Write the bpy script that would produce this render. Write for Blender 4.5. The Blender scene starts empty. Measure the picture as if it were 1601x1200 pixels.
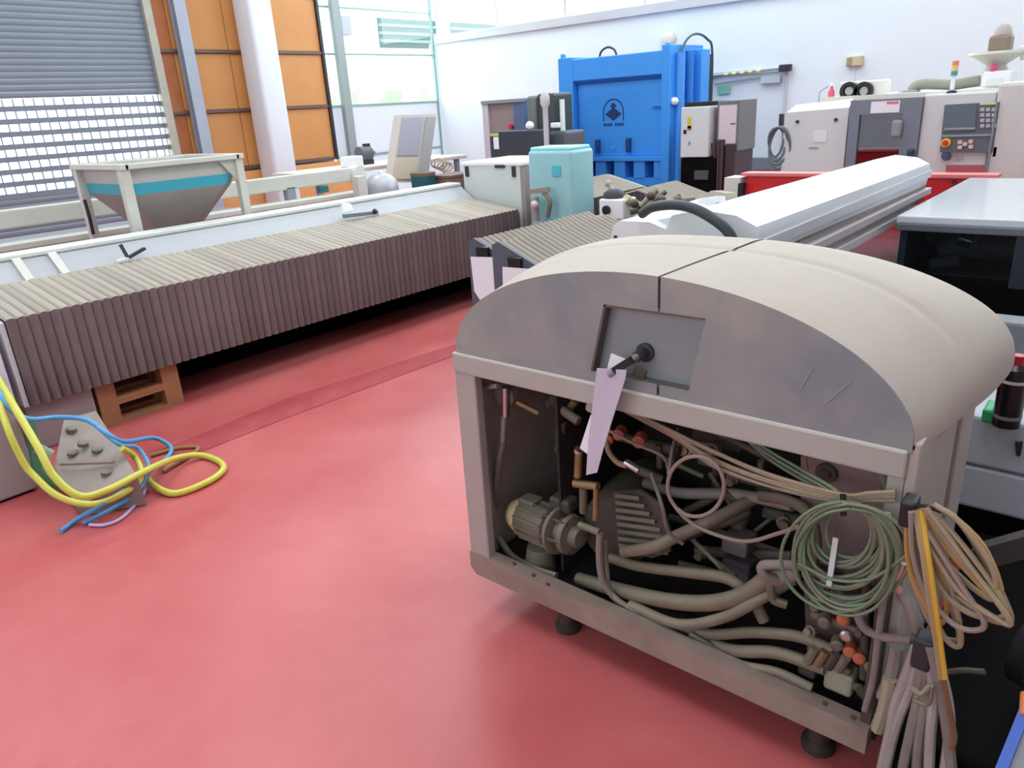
import bpy, bmesh, math, random
from mathutils import Vector, Matrix
random.seed(4)
C = bpy.context.scene.collection
V3 = Vector
PI = math.pi
# ------------------------------------------------------------ camera, light, exposure
FPX, PITCH, ROLL, YAW, CAMH = 1155.4, .357645, -.0621757, 2.28936, 1.7
cp, sp = math.cos(PITCH), math.sin(PITCH)
FW = V3((math.cos(YAW)*cp, math.sin(YAW)*cp, -sp))
_r = FW.cross(V3((0, 0, 1))).normalized(); _u = _r.cross(FW)
RT = math.cos(ROLL)*_r + math.sin(ROLL)*_u
UP = -math.sin(ROLL)*_r + math.cos(ROLL)*_u
CAM = V3((0, 0, CAMH))
cd = bpy.data.cameras.new('camera'); cd.sensor_width = 36; cd.lens = FPX*36/1601
co = bpy.data.objects.new('camera', cd); C.objects.link(co)
co.matrix_world = Matrix((( RT.x, UP.x, -FW.x, 0), (RT.y, UP.y, -FW.y, 0), (RT.z, UP.z, -FW.z, CAMH), (0, 0, 0, 1)))
cd.clip_end = 200
S = bpy.context.scene
S.camera = co
S.view_settings.view_transform = 'Standard'; S.view_settings.look = 'None'
S.view_settings.gamma = 1; S.view_settings.use_curve_mapping = False
S.view_settings.exposure = 0.0
w = bpy.data.worlds.new('sky'); S.world = w; w.use_nodes = True
w.node_tree.nodes['Background'].inputs[0].default_value = (.86, .93, 1, 1)
w.node_tree.nodes['Background'].inputs[1].default_value = 5.5
def area(name, loc, sx, sy, power, rot=(0, 0, 0), col=(1, 1, 1)):
    l = bpy.data.lights.new(name, 'AREA'); l.shape = 'RECTANGLE'; l.size = sx; l.size_y = sy
    l.energy = power; l.color = col
    o = bpy.data.objects.new(name, l); C.objects.link(o); o.location = loc; o.rotation_euler = rot
for i, x in enumerate((-8.5, -4.5, -.5)):
    for j, y in enumerate((1.0, 5.2, 9.0)):
        area('roof_light', (x, y, 5.85), 1.6, 2.6, 88, col=(.95, .99, 1))
area('near_fill', (-2.5, -4.8, 3.2), 9, 2.4, 170, rot=(math.radians(82), 0, 0), col=(.92, .98, 1))  # added front fill light; the near wall has no window

# ------------------------------------------------------------ helpers
def U(px, py, ax, val):
    "point of the place seen at that pixel, on the plane ax = val"
    d = RT*((px-800.5)/FPX) - UP*((py-600)/FPX) + FW
    i = 'XYZ'.index(ax)
    return CAM + d*((val-CAM[i])/d[i])
def lin(c):
    c = c/255
    return c/12.92 if c <= .04045 else ((c+.055)/1.055)**2.4
MATS = {}
def mat(name, rgb, rough=.6, metal=0, dirt=0, dirtcol=(120, 108, 98), scale=4, dust=0, dustcol=(190, 184, 172), spec=.5, coat=0, bump=0, streak=False, vary=0):
    if name in MATS: return MATS[name]
    m = bpy.data.materials.new(name); m.use_nodes = True
    nt = m.node_tree; b = nt.nodes['Principled BSDF']
    b.inputs['Roughness'].default_value = rough; b.inputs['Metallic'].default_value = metal
    b.inputs['Specular IOR Level'].default_value = spec; b.inputs['Coat Weight'].default_value = coat
    col = tuple(lin(v) for v in rgb)+(1,)
    b.inputs['Base Color'].default_value = col
    cur = None
    tc = nt.nodes.new('ShaderNodeTexCoord')
    src = tc.outputs['Object']
    if streak:
        mp = nt.nodes.new('ShaderNodeMapping'); mp.inputs['Scale'].default_value = streak
        nt.links.new(src, mp.inputs[0]); src = mp.outputs[0]
    if dirt:
        n = nt.nodes.new('ShaderNodeTexNoise'); n.inputs['Scale'].default_value = scale; n.inputs['Detail'].default_value = 6
        n.inputs['Roughness'].default_value = .62
        nt.links.new(src, n.inputs[0])
        r = nt.nodes.new('ShaderNodeMapRange'); r.inputs[1].default_value = .38; r.inputs[2].default_value = .72
        r.inputs[3].default_value = 0; r.inputs[4].default_value = dirt
        nt.links.new(n.outputs[0], r.inputs[0])
        mx = nt.nodes.new('ShaderNodeMix'); mx.data_type = 'RGBA'
        mx.inputs[6].default_value = col; mx.inputs[7].default_value = tuple(lin(v) for v in dirtcol)+(1,)
        nt.links.new(r.outputs[0], mx.inputs[0]); cur = mx.outputs[2]
    if dust:
        g = nt.nodes.new('ShaderNodeNewGeometry'); s = nt.nodes.new('ShaderNodeSeparateXYZ')
        nt.links.new(g.outputs['Normal'], s.inputs[0])
        r = nt.nodes.new('ShaderNodeMapRange'); r.inputs[1].default_value = .15; r.inputs[2].default_value = .8; r.inputs[4].default_value = dust
        nt.links.new(s.outputs[2], r.inputs[0])
        mx = nt.nodes.new('ShaderNodeMix'); mx.data_type = 'RGBA'; mx.inputs[6].default_value = col
        mx.inputs[7].default_value = tuple(lin(v) for v in dustcol)+(1,)
        if cur: nt.links.new(cur, mx.inputs[6])
        nt.links.new(r.outputs[0], mx.inputs[0]); cur = mx.outputs[2]
    if vary and cur:
        oi = nt.nodes.new('ShaderNodeObjectInfo'); r = nt.nodes.new('ShaderNodeMapRange'); r.inputs[3].default_value = 1-vary; r.inputs[4].default_value = 1+vary
        hs = nt.nodes.new('ShaderNodeHueSaturation'); nt.links.new(oi.outputs['Random'], r.inputs[0]); nt.links.new(r.outputs[0], hs.inputs['Value'])
        nt.links.new(cur, hs.inputs['Color']); cur = hs.outputs[0]
    if cur: nt.links.new(cur, b.inputs['Base Color'])
    if bump:
        n = nt.nodes.new('ShaderNodeTexNoise'); n.inputs['Scale'].default_value = 60
        bp = nt.nodes.new('ShaderNodeBump'); bp.inputs['Strength'].default_value = bump; bp.inputs['Distance'].default_value = .003
        nt.links.new(tc.outputs['Object'], n.inputs[0]); nt.links.new(n.outputs[0], bp.inputs['Height']); nt.links.new(bp.outputs[0], b.inputs['Normal'])
    MATS[name] = m
    return m
def glass_mat(name, rgb, alpha, rough=.03):
    m = bpy.data.materials.new(name); m.use_nodes = True; nt = m.node_tree
    for n in list(nt.nodes): nt.nodes.remove(n)
    o = nt.nodes.new('ShaderNodeOutputMaterial'); t = nt.nodes.new('ShaderNodeBsdfTransparent')
    t.inputs[0].default_value = tuple(lin(v) for v in rgb)+(1,)
    g = nt.nodes.new('ShaderNodeBsdfGlossy'); g.inputs['Roughness'].default_value = rough
    mx = nt.nodes.new('ShaderNodeMixShader'); mx.inputs[0].default_value = alpha
    nt.links.new(t.outputs[0], mx.inputs[1]); nt.links.new(g.outputs[0], mx.inputs[2]); nt.links.new(mx.outputs[0], o.inputs[0])
    return m

class MB:
    def __init__(s): s.v = []; s.f = []
    def add(s, vs, fs):
        n = len(s.v); s.v += [V3(v) for v in vs]; s.f += [tuple(i+n for i in f) for f in fs]; return s
    def box(s, a, b):
        x0, x1 = sorted((a[0], b[0])); y0, y1 = sorted((a[1], b[1])); z0, z1 = sorted((a[2], b[2]))
        return s.add([(x0,y0,z0),(x1,y0,z0),(x1,y1,z0),(x0,y1,z0),(x0,y0,z1),(x1,y0,z1),(x1,y1,z1),(x0,y1,z1)],
                     [(0,3,2,1),(4,5,6,7),(0,1,5,4),(1,2,6,5),(2,3,7,6),(3,0,4,7)])
    def bev(s, a, b, r=.01, seg=2, edges=None):
        bm = bmesh.new(); t = MB().box(a, b)
        vs = [bm.verts.new(v) for v in t.v]
        for f in t.f: bm.faces.new([vs[i] for i in f])
        es = [e for e in bm.edges if edges is None or edges(e)]
        bmesh.ops.bevel(bm, geom=es, offset=r, segments=seg, affect='EDGES', profile=.5)
        bm.verts.index_update()
        s.add([v.co.copy() for v in bm.verts], [tuple(v.index for v in f.verts) for f in bm.faces]); bm.free(); return s
    def bar(s, p, q, wd, ht, up=(0, 0, 1)):
        p, q = V3(p), V3(q); d = (q-p).normalized(); u = V3(up)
        if abs(d.dot(u)) > .95: u = V3((0, 1, 0))
        sx = d.cross(u).normalized()*wd/2; sz = sx.cross(d).normalized()*ht/2
        return s.add([p-sx-sz, p+sx-sz, p+sx+sz, p-sx+sz, q-sx-sz, q+sx-sz, q+sx+sz, q-sx+sz],
                     [(0,1,2,3),(7,6,5,4),(0,4,5,1),(1,5,6,2),(2,6,7,3),(3,7,4,0)])
    def prism(s, poly, vec):
        n = len(poly); vec = V3(vec); a = [V3(p) for p in poly]
        return s.add(a+[p+vec for p in a], [tuple(range(n))[::-1], tuple(range(n, 2*n))]+[(i, (i+1) % n, n+(i+1) % n, n+i) for i in range(n)])
    def lathe(s, p, d, prof, n=20):
        "prof: list of (distance along d, radius)"
        p = V3(p); d = V3(d).normalized(); u = V3((0, 0, 1)) if abs(d.z) < .9 else V3((1, 0, 0))
        a = d.cross(u).normalized(); b = d.cross(a)
        vs = []; fs = []
        for t, r in prof:
            for k in range(n):
                th = 2*PI*k/n; vs.append(p+d*t+(a*math.cos(th)+b*math.sin(th))*max(r, 1e-4))
        for j in range(len(prof)-1):
            for k in range(n):
                k2 = (k+1) % n; fs.append((j*n+k, j*n+k2, (j+1)*n+k2, (j+1)*n+k))
        fs.append(tuple(range(n))); fs.append(tuple(range((len(prof)-1)*n, len(prof)*n))[::-1])
        return s.add(vs, fs)
    def cyl(s, p, q, r, r2=None, n=14):
        p, q = V3(p), V3(q)
        return s.lathe(p, q-p, [(0, r), ((q-p).length, r if r2 is None else r2)], n)
    def ball(s, c, r, n=14, sz=1):
        c = V3(c); pr = [(-r*sz*math.cos(PI*i/8), r*math.sin(PI*i/8)) for i in range(9)]
        return s.lathe(c, (0, 0, 1), pr, n)
    def tube(s, pts, r, n=8, sub=5, smooth=True):
        P = [V3(p) for p in pts]
        if smooth and len(P) > 2:
            Q = []
            E = [P[0]*2-P[1]]+P+[P[-1]*2-P[-2]]
            for i in range(1, len(E)-2):
                for k in range(sub):
                    t = k/sub; a, b, c, d = E[i-1], E[i], E[i+1], E[i+2]
                    Q.append(.5*((2*b)+(c-a)*t+(2*a-5*b+4*c-d)*t*t+(3*b-a-3*c+d)*t**3))
            Q.append(P[-1]); P = Q
        vs = []; fs = []; prev = None
        for i, p in enumerate(P):
            t = (P[min(i+1, len(P)-1)]-P[max(i-1, 0)]).normalized()
            if prev is None:
                u = V3((0, 0, 1)) if abs(t.z) < .9 else V3((1, 0, 0)); a = t.cross(u).normalized()
            else: a = (prev-t*prev.dot(t)).normalized()
            prev = a; b = t.cross(a)
            for k in range(n):
                th = 2*PI*k/n; vs.append(p+(a*math.cos(th)+b*math.sin(th))*r)
        for j in range(len(P)-1):
            for k in range(n):
                k2 = (k+1) % n; fs.append((j*n+k, j*n+k2, (j+1)*n+k2, (j+1)*n+k))
        fs.append(tuple(range(n))); fs.append(tuple(range((len(P)-1)*n, len(P)*n))[::-1])
        return s.add(vs, fs)
    def build(s, name, m, parent=None, smooth=False, flat_ang=40, label=None, kind=None):
        off = WLOC[parent.name] if parent else V3((0, 0, 0))
        if parent is None:
            xs = [v.x for v in s.v]; ys = [v.y for v in s.v]; zs = [v.z for v in s.v]
            off = V3(((min(xs)+max(xs))/2, (min(ys)+max(ys))/2, min(zs)))
        me = bpy.data.meshes.new(name); me.from_pydata([tuple(v-off) for v in s.v], [], s.f)
        bm = bmesh.new(); bm.from_mesh(me); bmesh.ops.recalc_face_normals(bm, faces=bm.faces); bm.to_mesh(me); bm.free()
        me.materials.append(m)
        if smooth:
            me.polygons.foreach_set('use_smooth', [True]*len(me.polygons)); me.set_sharp_from_angle(angle=math.radians(flat_ang))
        o = bpy.data.objects.new(name, me); C.objects.link(o)
        if parent: o.parent = parent; WLOC[o.name] = off
        else: o.location = off; WLOC[o.name] = off
        if label: o['label'] = label
        if kind: o['kind'] = kind
        return o
WLOC = {}
def thing(name, label, cat, loc, group=None):
    o = bpy.data.objects.new(name, None); C.objects.link(o); o.location = loc; o.empty_display_size = .1
    WLOC[o.name] = V3(loc); o['label'] = label; o['category'] = cat
    if group: o['group'] = group
    return o
def tag(o, label, cat, group=None):
    o['label'] = label; o['category'] = cat
    if group: o['group'] = group
    return o
def struct(o): o['kind'] = 'structure'; return o
def copy_part(src, parent, delta):
    "a further copy of a part, sharing its mesh"
    c = src.copy(); C.objects.link(c); c.parent = parent; c.location = src.location+V3(delta); WLOC[c.name] = WLOC[src.name]+V3(delta)
    return c

# ------------------------------------------------------------ materials
white_wall = mat('wall_paint', (222, 234, 240), .8, dirt=.12, dirtcol=(200, 205, 212), scale=1.2)
steel_grey = mat('galvanised_steel', (150, 156, 162), .5, .3, dirt=.3, dirtcol=(120, 124, 128))
orange = mat('orange_board', (204, 146, 86), .55, dirt=.55, dirtcol=(186, 122, 68), scale=1.1)
orange_lit = mat('lit_orange_board', (222, 164, 104), .5, dirt=.3, dirtcol=(206, 144, 84), scale=1.5)  # stronger light on the lower boards is put into this lighter orange
darkmetal = mat('dark_metal', (58, 58, 64), .5, .4)
frame_dark = mat('rail_brown', (110, 92, 88), .5, .3)
shutter = mat('shutter_grey', (122, 132, 144), .5, .2, dirt=.25, dirtcol=(105, 114, 126), scale=2)
offwhite = mat('cream_metal', (206, 208, 200), .5, dirt=.4, dirtcol=(182, 180, 170), scale=2.5)
lightgrey = mat('light_grey_metal', (196, 202, 206), .45, dirt=.3, dirtcol=(172, 176, 178), scale=2)
lam = mat('lamella', (120, 106, 106), .55, .1, dirt=.6, dirtcol=(94, 84, 84), scale=3, dust=.85, dustcol=(170, 164, 150), vary=.13)
lam2 = mat('lamella_grey', (84, 80, 78), .55, .1, dirt=.5, dirtcol=(62, 58, 58), scale=5, dust=.85, dustcol=(140, 132, 119), vary=.08)
slate = mat('slate_paint', (86, 92, 104), .5, dirt=.3, dirtcol=(70, 74, 82))
black = mat('black_plastic', (24, 24, 27), .45)
nearblack = mat('sooty_black', (10, 10, 11), .85, spec=.1)
white = mat('white_plastic', (236, 238, 242), .4)
paper = mat('paper', (230, 234, 242), .8)
paper_p = mat('mauve_paper', (192, 186, 202), .8)
cyan = mat('cyan_band', (62, 172, 196), .5, dirt=.3, dirtcol=(90, 180, 196))
tank = mat('turquoise_tank', (140, 196, 204), .35, dirt=.6, dirtcol=(160, 190, 190), scale=3)
blue = mat('blue_paint', (60, 150, 236), .4, dirt=.12, dirtcol=(48, 128, 212), scale=2)
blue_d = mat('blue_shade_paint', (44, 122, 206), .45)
red = mat('red_paint', (208, 26, 34), .35)
red_d = mat('dull_red_sheet', (170, 90, 98), .4)
beige = mat('dusty_beige', (180, 170, 157), .65, dirt=.8, dirtcol=(160, 150, 138), scale=3, dust=.4, dustcol=(180, 173, 162))
fascia_m = mat('dusty_grey_fascia', (124, 130, 136), .55, dirt=1, dirtcol=(158, 156, 148), scale=2.6)
frame_m = mat('frame_beige', (170, 171, 164), .55, dirt=.5, dirtcol=(160, 146, 138), scale=6, dust=.6, dustcol=(214, 208, 198))
sill_m = mat('sill_beige', (150, 134, 124), .6, dirt=.6, dirtcol=(112, 92, 82), scale=9)
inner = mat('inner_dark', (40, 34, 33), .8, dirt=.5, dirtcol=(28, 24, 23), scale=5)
grime = mat('grimy_grey', (112, 106, 92), .65, dirt=.6, dirtcol=(84, 77, 66), scale=14, dust=.5, dustcol=(152, 144, 126))
grime_d = mat('grimy_dark', (78, 73, 65), .65, dirt=.6, dirtcol=(54, 49, 44), scale=12, dust=.5, dustcol=(116, 109, 96))
hose_m = mat('hose_grey', (122, 115, 98), .6, dirt=.6, dirtcol=(92, 84, 72), scale=12, dust=.5, dustcol=(156, 148, 130))
hose_l = mat('hose_pale', (136, 128, 122), .6, dirt=.5, dirtcol=(104, 94, 88), scale=16)
cable_b = mat('cable_beige', (152, 136, 110), .6, dirt=.5, dirtcol=(138, 118, 94), scale=10)
cable_o = mat('cable_ochre', (178, 138, 76), .5, dirt=.5, dirtcol=(170, 118, 58), scale=6)
cable_g = mat('cable_green', (106, 126, 100), .55, dirt=.6, dirtcol=(118, 116, 98), scale=9)
cable_p = mat('cable_mauve', (142, 126, 118), .6)
brass = mat('brass', (150, 128, 92), .45, .5, dirt=.5, dirtcol=(96, 82, 62), scale=20)
rust = mat('orange_cap', (196, 104, 72), .6, dirt=.5, dirtcol=(120, 80, 66), scale=20)
chrome = mat('chrome', (200, 200, 198), .25, .9)
wood = mat('pallet_wood', (166, 118, 82), .75, dirt=.5, dirtcol=(130, 90, 62), scale=8)
pinkgrey = mat('pink_grey_plate', (136, 122, 122), .6, dirt=.5, dirtcol=(128, 112, 110), scale=6)
cab_pink = mat('cabinet_pinkish', (206, 196, 204), .45)
yellow_h = mat('yellow_hose', (206, 206, 84), .45, dirt=.3, dirtcol=(176, 176, 70), scale=12)
blue_h = mat('blue_hose', (80, 158, 212), .45, dirt=.3, dirtcol=(120, 150, 200), scale=8)
green_d = mat('dark_green_hose', (60, 104, 72), .5)
green = mat('green_plastic', (40, 150, 96), .4)
teal = mat('teal_plastic', (30, 104, 112), .5)
silver = mat('silver_lacquer', (208, 214, 220), .12, .0, spec=.7)
conc = mat('screen_grey', (84, 100, 108), .3)
emb = mat('emblem_navy', (20, 52, 104), .6)
glass_clear = glass_mat('window_glass', (250, 255, 252), .06)
glass_dark = glass_mat('machine_window', (205, 216, 224), .2)

# ------------------------------------------------------------ setting
XW, YW = -11.0, 11.0
def floor_mat():
    m = bpy.data.materials.new('red_epoxy_floor'); m.use_nodes = True; nt = m.node_tree; b = nt.nodes['Principled BSDF']
    tc = nt.nodes.new('ShaderNodeTexCoord')
    n = nt.nodes.new('ShaderNodeTexNoise'); n.inputs['Scale'].default_value = 1.1; n.inputs['Detail'].default_value = 7; n.inputs['Roughness'].default_value = .6
    nt.links.new(tc.outputs['Object'], n.inputs[0])
    r = nt.nodes.new('ShaderNodeValToRGB')
    r.color_ramp.elements[0].position = .32; r.color_ramp.elements[0].color = (lin(184), lin(82), lin(84), 1)
    r.color_ramp.elements[1].position = .75; r.color_ramp.elements[1].color = (lin(206), lin(116), lin(114), 1)
    nt.links.new(n.outputs[0], r.inputs[0]); nt.links.new(r.outputs[0], b.inputs['Base Color'])
    n2 = nt.nodes.new('ShaderNodeTexNoise'); n2.inputs['Scale'].default_value = 2.3; n2.inputs['Detail'].default_value = 4
    nt.links.new(tc.outputs['Object'], n2.inputs[0])
    mr = nt.nodes.new('ShaderNodeMapRange'); mr.inputs[3].default_value = .28; mr.inputs[4].default_value = .45
    nt.links.new(n2.outputs[0], mr.inputs[0]); nt.links.new(mr.outputs[0], b.inputs['Roughness'])
    b.inputs['Specular IOR Level'].default_value = .5
    return m
FLOORM = floor_mat()
struct(MB().box((XW-.2, -5, -.12), (6, YW+.2, 0)).build('floor', FLOORM))
# darker red band laid as a thin strip on the floor
band_red = mat('dark_red_floor_band', (160, 62, 68), .45, dirt=.7, dirtcol=(184, 84, 88), scale=5)
band = []
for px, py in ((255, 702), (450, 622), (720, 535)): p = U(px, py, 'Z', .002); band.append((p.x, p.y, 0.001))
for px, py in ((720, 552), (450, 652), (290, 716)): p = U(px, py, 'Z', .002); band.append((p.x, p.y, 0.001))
struct(MB().prism(band, (0, 0, .002)).build('trim_1', band_red))

struct(MB().box((6, -5, 0), (6.2, YW+.2, 6.2)).build('wall_right', white_wall))
struct(MB().box((XW-.2, -5.2, 0), (6.2, -5, 6.2)).build('wall_near', white_wall))
struct(MB().box((XW-.2, -5, 6.0), (6.2, YW+.2, 6.2)).build('ceiling', white_wall))
# back wall up to the clerestory, above it the window band
BD0, BD1 = -5.36, -4.17      # door opening
wb = MB().box((XW-.2, YW, 0), (BD0, YW+.2, 2.92)).box((BD1, YW, 0), (6, YW+.2, 2.92)).box((BD0, YW, 2.0), (BD1, YW+.2, 2.92)).box((XW-.2, YW, 5.2), (6, YW+.2, 6.0))
struct(wb.build('wall_back', white_wall))
struct(MB().bev((XW, YW-.06, 2.90), (6, YW+.2, 3.04), .01).build('trim_2', lightgrey))
cw = thing('window_1', '', '', (-2.5, YW+.1, 3.04)); cw['kind'] = 'structure'; del cw['label']; del cw['category']
k = 0
x = XW
while x < 6:
    MB().box((x, YW+.02, 3.04), (x+.06, YW+.1, 5.2)).build('mullion', lightgrey, cw)
    MB().box((x+.06, YW+.09, 3.04), (min(x+1.5, 6), YW+.1, 5.2)).build('pane', glass_clear, cw)
    x += 1.5
MB().box((XW, YW+.03, 3.85), (6, YW+.09, 3.9)).build('transom', lightgrey, cw)
# door in back wall
dr = thing('door_1', '', '', ((BD0+BD1)/2, YW, 0)); dr['kind'] = 'structure'; del dr['label']; del dr['category']
door_w = mat('door_white', (216, 228, 233), .5)
MB().bev((BD0+.05, YW+.02, 0), (BD1-.05, YW+.08, 1.95), .006).build('door_leaf', door_w, dr)
MB().box((BD0, YW-.02, 0), (BD0+.05, YW+.1, 2.0)).box((BD1-.05, YW-.02, 0), (BD1, YW+.1, 2.0)).box((BD0, YW-.02, 1.95), (BD1, YW+.1, 2.0)).build('door_frame', lightgrey, dr)
m = MB(); m.cyl((BD0-.02, YW-.09, 1.955), (BD1+.03, YW-.09, 1.985), .016); m.build('closer_rail', steel_grey, dr)
MB().bev((BD0-.06, YW-.13, 1.92), (BD0+.08, YW-.05, 1.98), .01).bev((BD1-.1, YW-.14, 1.94), (BD1+.06, YW-.04, 2.03), .012).build('closer_bracket', darkmetal, dr)
ym = mat('pale_yellow', (226, 232, 130), .5)
for i in range(5):
    xx = -5.08+i*.12; MB().cyl((xx, YW-.09, 1.962+i*.003), (xx+.06, YW-.09, 1.964+i*.003), .0185).build('yellow_mark', ym, dr)
MB().bar((BD0+.1, YW-.03, 1.84), (BD1-.3, YW-.03, 1.885), .02, .03).build('closer_arm', steel_grey, dr)
MB().bev((BD1-.38, YW-.06, 1.80), (BD1-.1, YW, 1.9), .01).build('closer_body', mat('closer_grey', (186, 196, 204), .5), dr)
MB().bev((-5.22, YW-.012, 1.70), (-5.02, YW, 1.80), .002).build('exit_sticker', mat('exit_green', (120, 190, 160), .5), dr)
MB().bev((BD0, YW-.05, .62), (BD1+.2, YW-.01, .80), .01).build('kick_board', mat('kick_grey', (118, 130, 138), .6), dr)
# wall fixtures on the back wall
t = thing('wall_box', 'small tan junction box high on the white back wall', 'junction box', (-3.32, YW, 1.95))
MB().bev((-3.40, YW-.08, 1.94), (-3.20, YW, 2.06), .01).build('housing', mat('tan_plastic', (196, 184, 150), .5), t)
MB().bev((-3.38, YW-.085, 1.95), (-3.32, YW-.078, 2.05), .002).build('cover', mat('tan_dark', (160, 142, 110), .5), t)
MB().cyl((-3.30, YW-.02, 1.0), (-3.30, YW-.02, 1.95), .008).build('conduit', white, t)
t = thing('wall_lamp', 'round cream wall lamp above the blue baling press', 'lamp', U(1042, 58, 'Y', YW-.05))
c = U(1042, 62, 'Y', YW-.08)
MB().lathe(c+V3((0, .08, 0)), (0, -1, 0), [(0, .12), (.05, .12), (.10, .09), (.12, .02)]).build('shade', mat('cream_glass', (222, 216, 204), .5), t, True)
MB().cyl(c+V3((0, .08, 0)), c+V3((0, .05, 0)), .13).build('base_ring', mat('cream_ring', (206, 200, 190), .5), t)

# left wall: shutter, boards, glazing
SH0, SH1 = .6, 5.42
wl = MB().box((XW-.2, -5, 0), (XW, SH0, 6)).box((XW-.2, SH0, 4.6), (XW, YW, 6)).box((XW-.2, SH1+.12, 0), (XW-.12, 8.36, 4.6)).box((XW-.2, SH1, 0), (XW-.1, SH1+.12, 4.6))
struct(wl.build('wall_left', white_wall))
sh = thing('door_2', '', '', (XW, 3, 0)); sh['kind'] = 'structure'; del sh['label']; del sh['category']
# solid slats above, pierced slats below, solid at the foot
first = None
pitch = .075
def slat_mb(z, pz):
    return MB().add([(XW-.03, SH0, z), (XW-.024, SH0, z+pz*.35), (XW-.024, SH0, z+pz*.7), (XW-.03, SH0, z+pz*.98), (XW-.05, SH0, z+pz*.98), (XW-.05, SH0, z),
                     (XW-.03, SH1, z), (XW-.024, SH1, z+pz*.35), (XW-.024, SH1, z+pz*.7), (XW-.03, SH1, z+pz*.98), (XW-.05, SH1, z+pz*.98), (XW-.05, SH1, z)],
                    [(0,1,2,3,4,5), (11,10,9,8,7,6)]+[(i, (i+1) % 6, 6+(i+1) % 6, 6+i) for i in range(6)])
first = slat_mb(2.16, pitch).build('slat', shutter, sh)
for i in range(1, 33): copy_part(first, sh, (0, 0, i*pitch))
for i in range(13): copy_part(first, sh, (0, 0, -1.19-i*pitch))
# pierced slats
first = None
m = MB(); z = 0.975
rowp = .1475
m.box((XW-.05, SH0, z), (XW-.02, SH1, z+.064))
y = SH0
while y < SH1-.02:
    m.box((XW-.05, y, z+.062), (XW-.022, min(y+.013, SH1), z+rowp)); y += .118
first = m.build('pierced_slat', shutter, sh)
for i in range(1, 8): copy_part(first, sh, (0, 0, i*rowp))
struct(MB().box((XW-.05, SH0, .0), (XW+.02, SH0-.08, 4.6)).build('trim_3', offwhite))
MB().box((XW-.06, SH1, 0), (XW+.05, SH1+.11, 4.6)).build('guide_rail', mat('guide_beige', (172, 172, 160), .5, dirt=.4, dirtcol=(140, 138, 126)), sh)

def ywall(px, py): return U(px, py, 'X', XW).y
bw = thing('wall_boards', 'orange board panelling between dark rails beside the roller shutter', 'wall panelling', (XW, 7, 0))
rails = [(2.70, 2.745), (1.875, 1.92), (1.03, 1.075), (3.53, 3.575), (4.35, 4.4)]
yy0, yy1 = SH1+.13, 8.30
rust_o = mat('russet_board', (176, 108, 66), .6, dirt=.4, dirtcol=(140, 84, 54))
zs = [1.075, 1.875, 1.92, 2.70, 2.745, 3.53, 3.575, 4.35]
for i in range(4):
    za, zb = zs[2*i], zs[2*i+1]
    MB().box((XW-.06, yy0, za), (XW-.03, yy0+.2, zb)).build('board', rust_o, bw)
    for ya, yb in ((yy0+.21, 6.62), (6.63, 7.44), (7.45, yy1)):
        MB().bev((XW-.06, ya, za+.004), (XW-.025, yb, zb-.004), .004, 1).build('board', orange, bw)
for za, zb in rails: MB().bev((XW-.05, yy0, za), (XW+.01, yy1, zb), .006, 1).build('rail', frame_dark, bw)
for ya, yb in ((yy0+.1, 6.9), (6.91, yy1+.25)):
    MB().bev((XW-.04, ya, .2), (XW+.06, yb, 1.0), .006, 1).build('board', orange_lit, bw)
MB().box((XW-.05, yy1, 1.03), (XW+.02, yy1+.05, 4.6)).build('edge_rail', darkmetal, bw)
MB().box((XW-.03, yy0+.22, .12), (XW-.0, yy1, .2)).build('foot_rail', frame_dark, bw)
col = MB()
colm = mat('column_grey', (158, 168, 184), .5, dirt=.3, dirtcol=(132, 142, 156))
col.box((XW+.05, 5.78, 0), (XW+.075, 5.95, 6)).box((XW+.18, 5.78, 0), (XW+.205, 5.95, 6)).box((XW+.075, 5.855, 0), (XW+.18, 5.875, 6))
tag(col.build('steel_column', colm), 'slim grey steel column in front of the orange boards by the shutter', 'column')
pil = MB(); pil.cyl((XW+.35, 6.95, 0), (XW+.35, 6.95, 6), .235, n=28)
pil = MB().bev((XW+.1, 6.72, 0), (XW+.55, 7.12, 6), .06, 3)
tag(pil.build('white_pillar', mat('pillar_white', (220, 228, 236), .7), smooth=True), 'wide white pillar standing before the orange boards', 'column')
# glazing
gw = thing('window_2', '', '', (XW, 9.7, 0)); gw['kind'] = 'structure'; del gw['label']; del gw['category']
Y0, Y1 = 8.36, 10.98
barm = mat('glazing_bar', (140, 168, 166), .5)
for z in (1.03, 1.875, 2.70, 3.42, 4.1): MB().box((XW-.08, Y0, z), (XW-.04, Y1, z+.03)).build('glazing_bar', barm, gw)
for y in (Y1-.05,): MB().box((XW-.08, y, 0), (XW-.03, y+.04, 4.6)).build('mullion', barm, gw)
ya = (9.05, 9.75, 10.4)
frost = bpy.data.materials.new('frosted_pane'); frost.use_nodes = True; nt = frost.node_tree
for n in list(nt.nodes): nt.nodes.remove(n)
o_ = nt.nodes.new('ShaderNodeOutputMaterial'); t1 = nt.nodes.new('ShaderNodeBsdfTranslucent'); t1.inputs[0].default_value = (.62, .64, .68, 1)
t2 = nt.nodes.new('ShaderNodeBsdfDiffuse'); t2.inputs[0].default_value = (.75, .77, .8, 1); mx = nt.nodes.new('ShaderNodeMixShader')
nt.links.new(t1.outputs[0], mx.inputs[1]); nt.links.new(t2.outputs[0], mx.inputs[2]); nt.links.new(mx.outputs[0], o_.inputs[0])
for za, zb, mm in ((1.06, 1.875, frost), (.05, 1.03, frost), (1.905, 2.70, glass_clear), (2.73, 3.42, glass_clear), (3.45, 4.1, glass_clear), (4.13, 4.6, glass_clear)):
    MB().box((XW-.065, Y0, za), (XW-.055, Y1-.05, zb)).build('pane', mm, gw)
pm = mat('post_grey_green', (146, 158, 158), .5)
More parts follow.
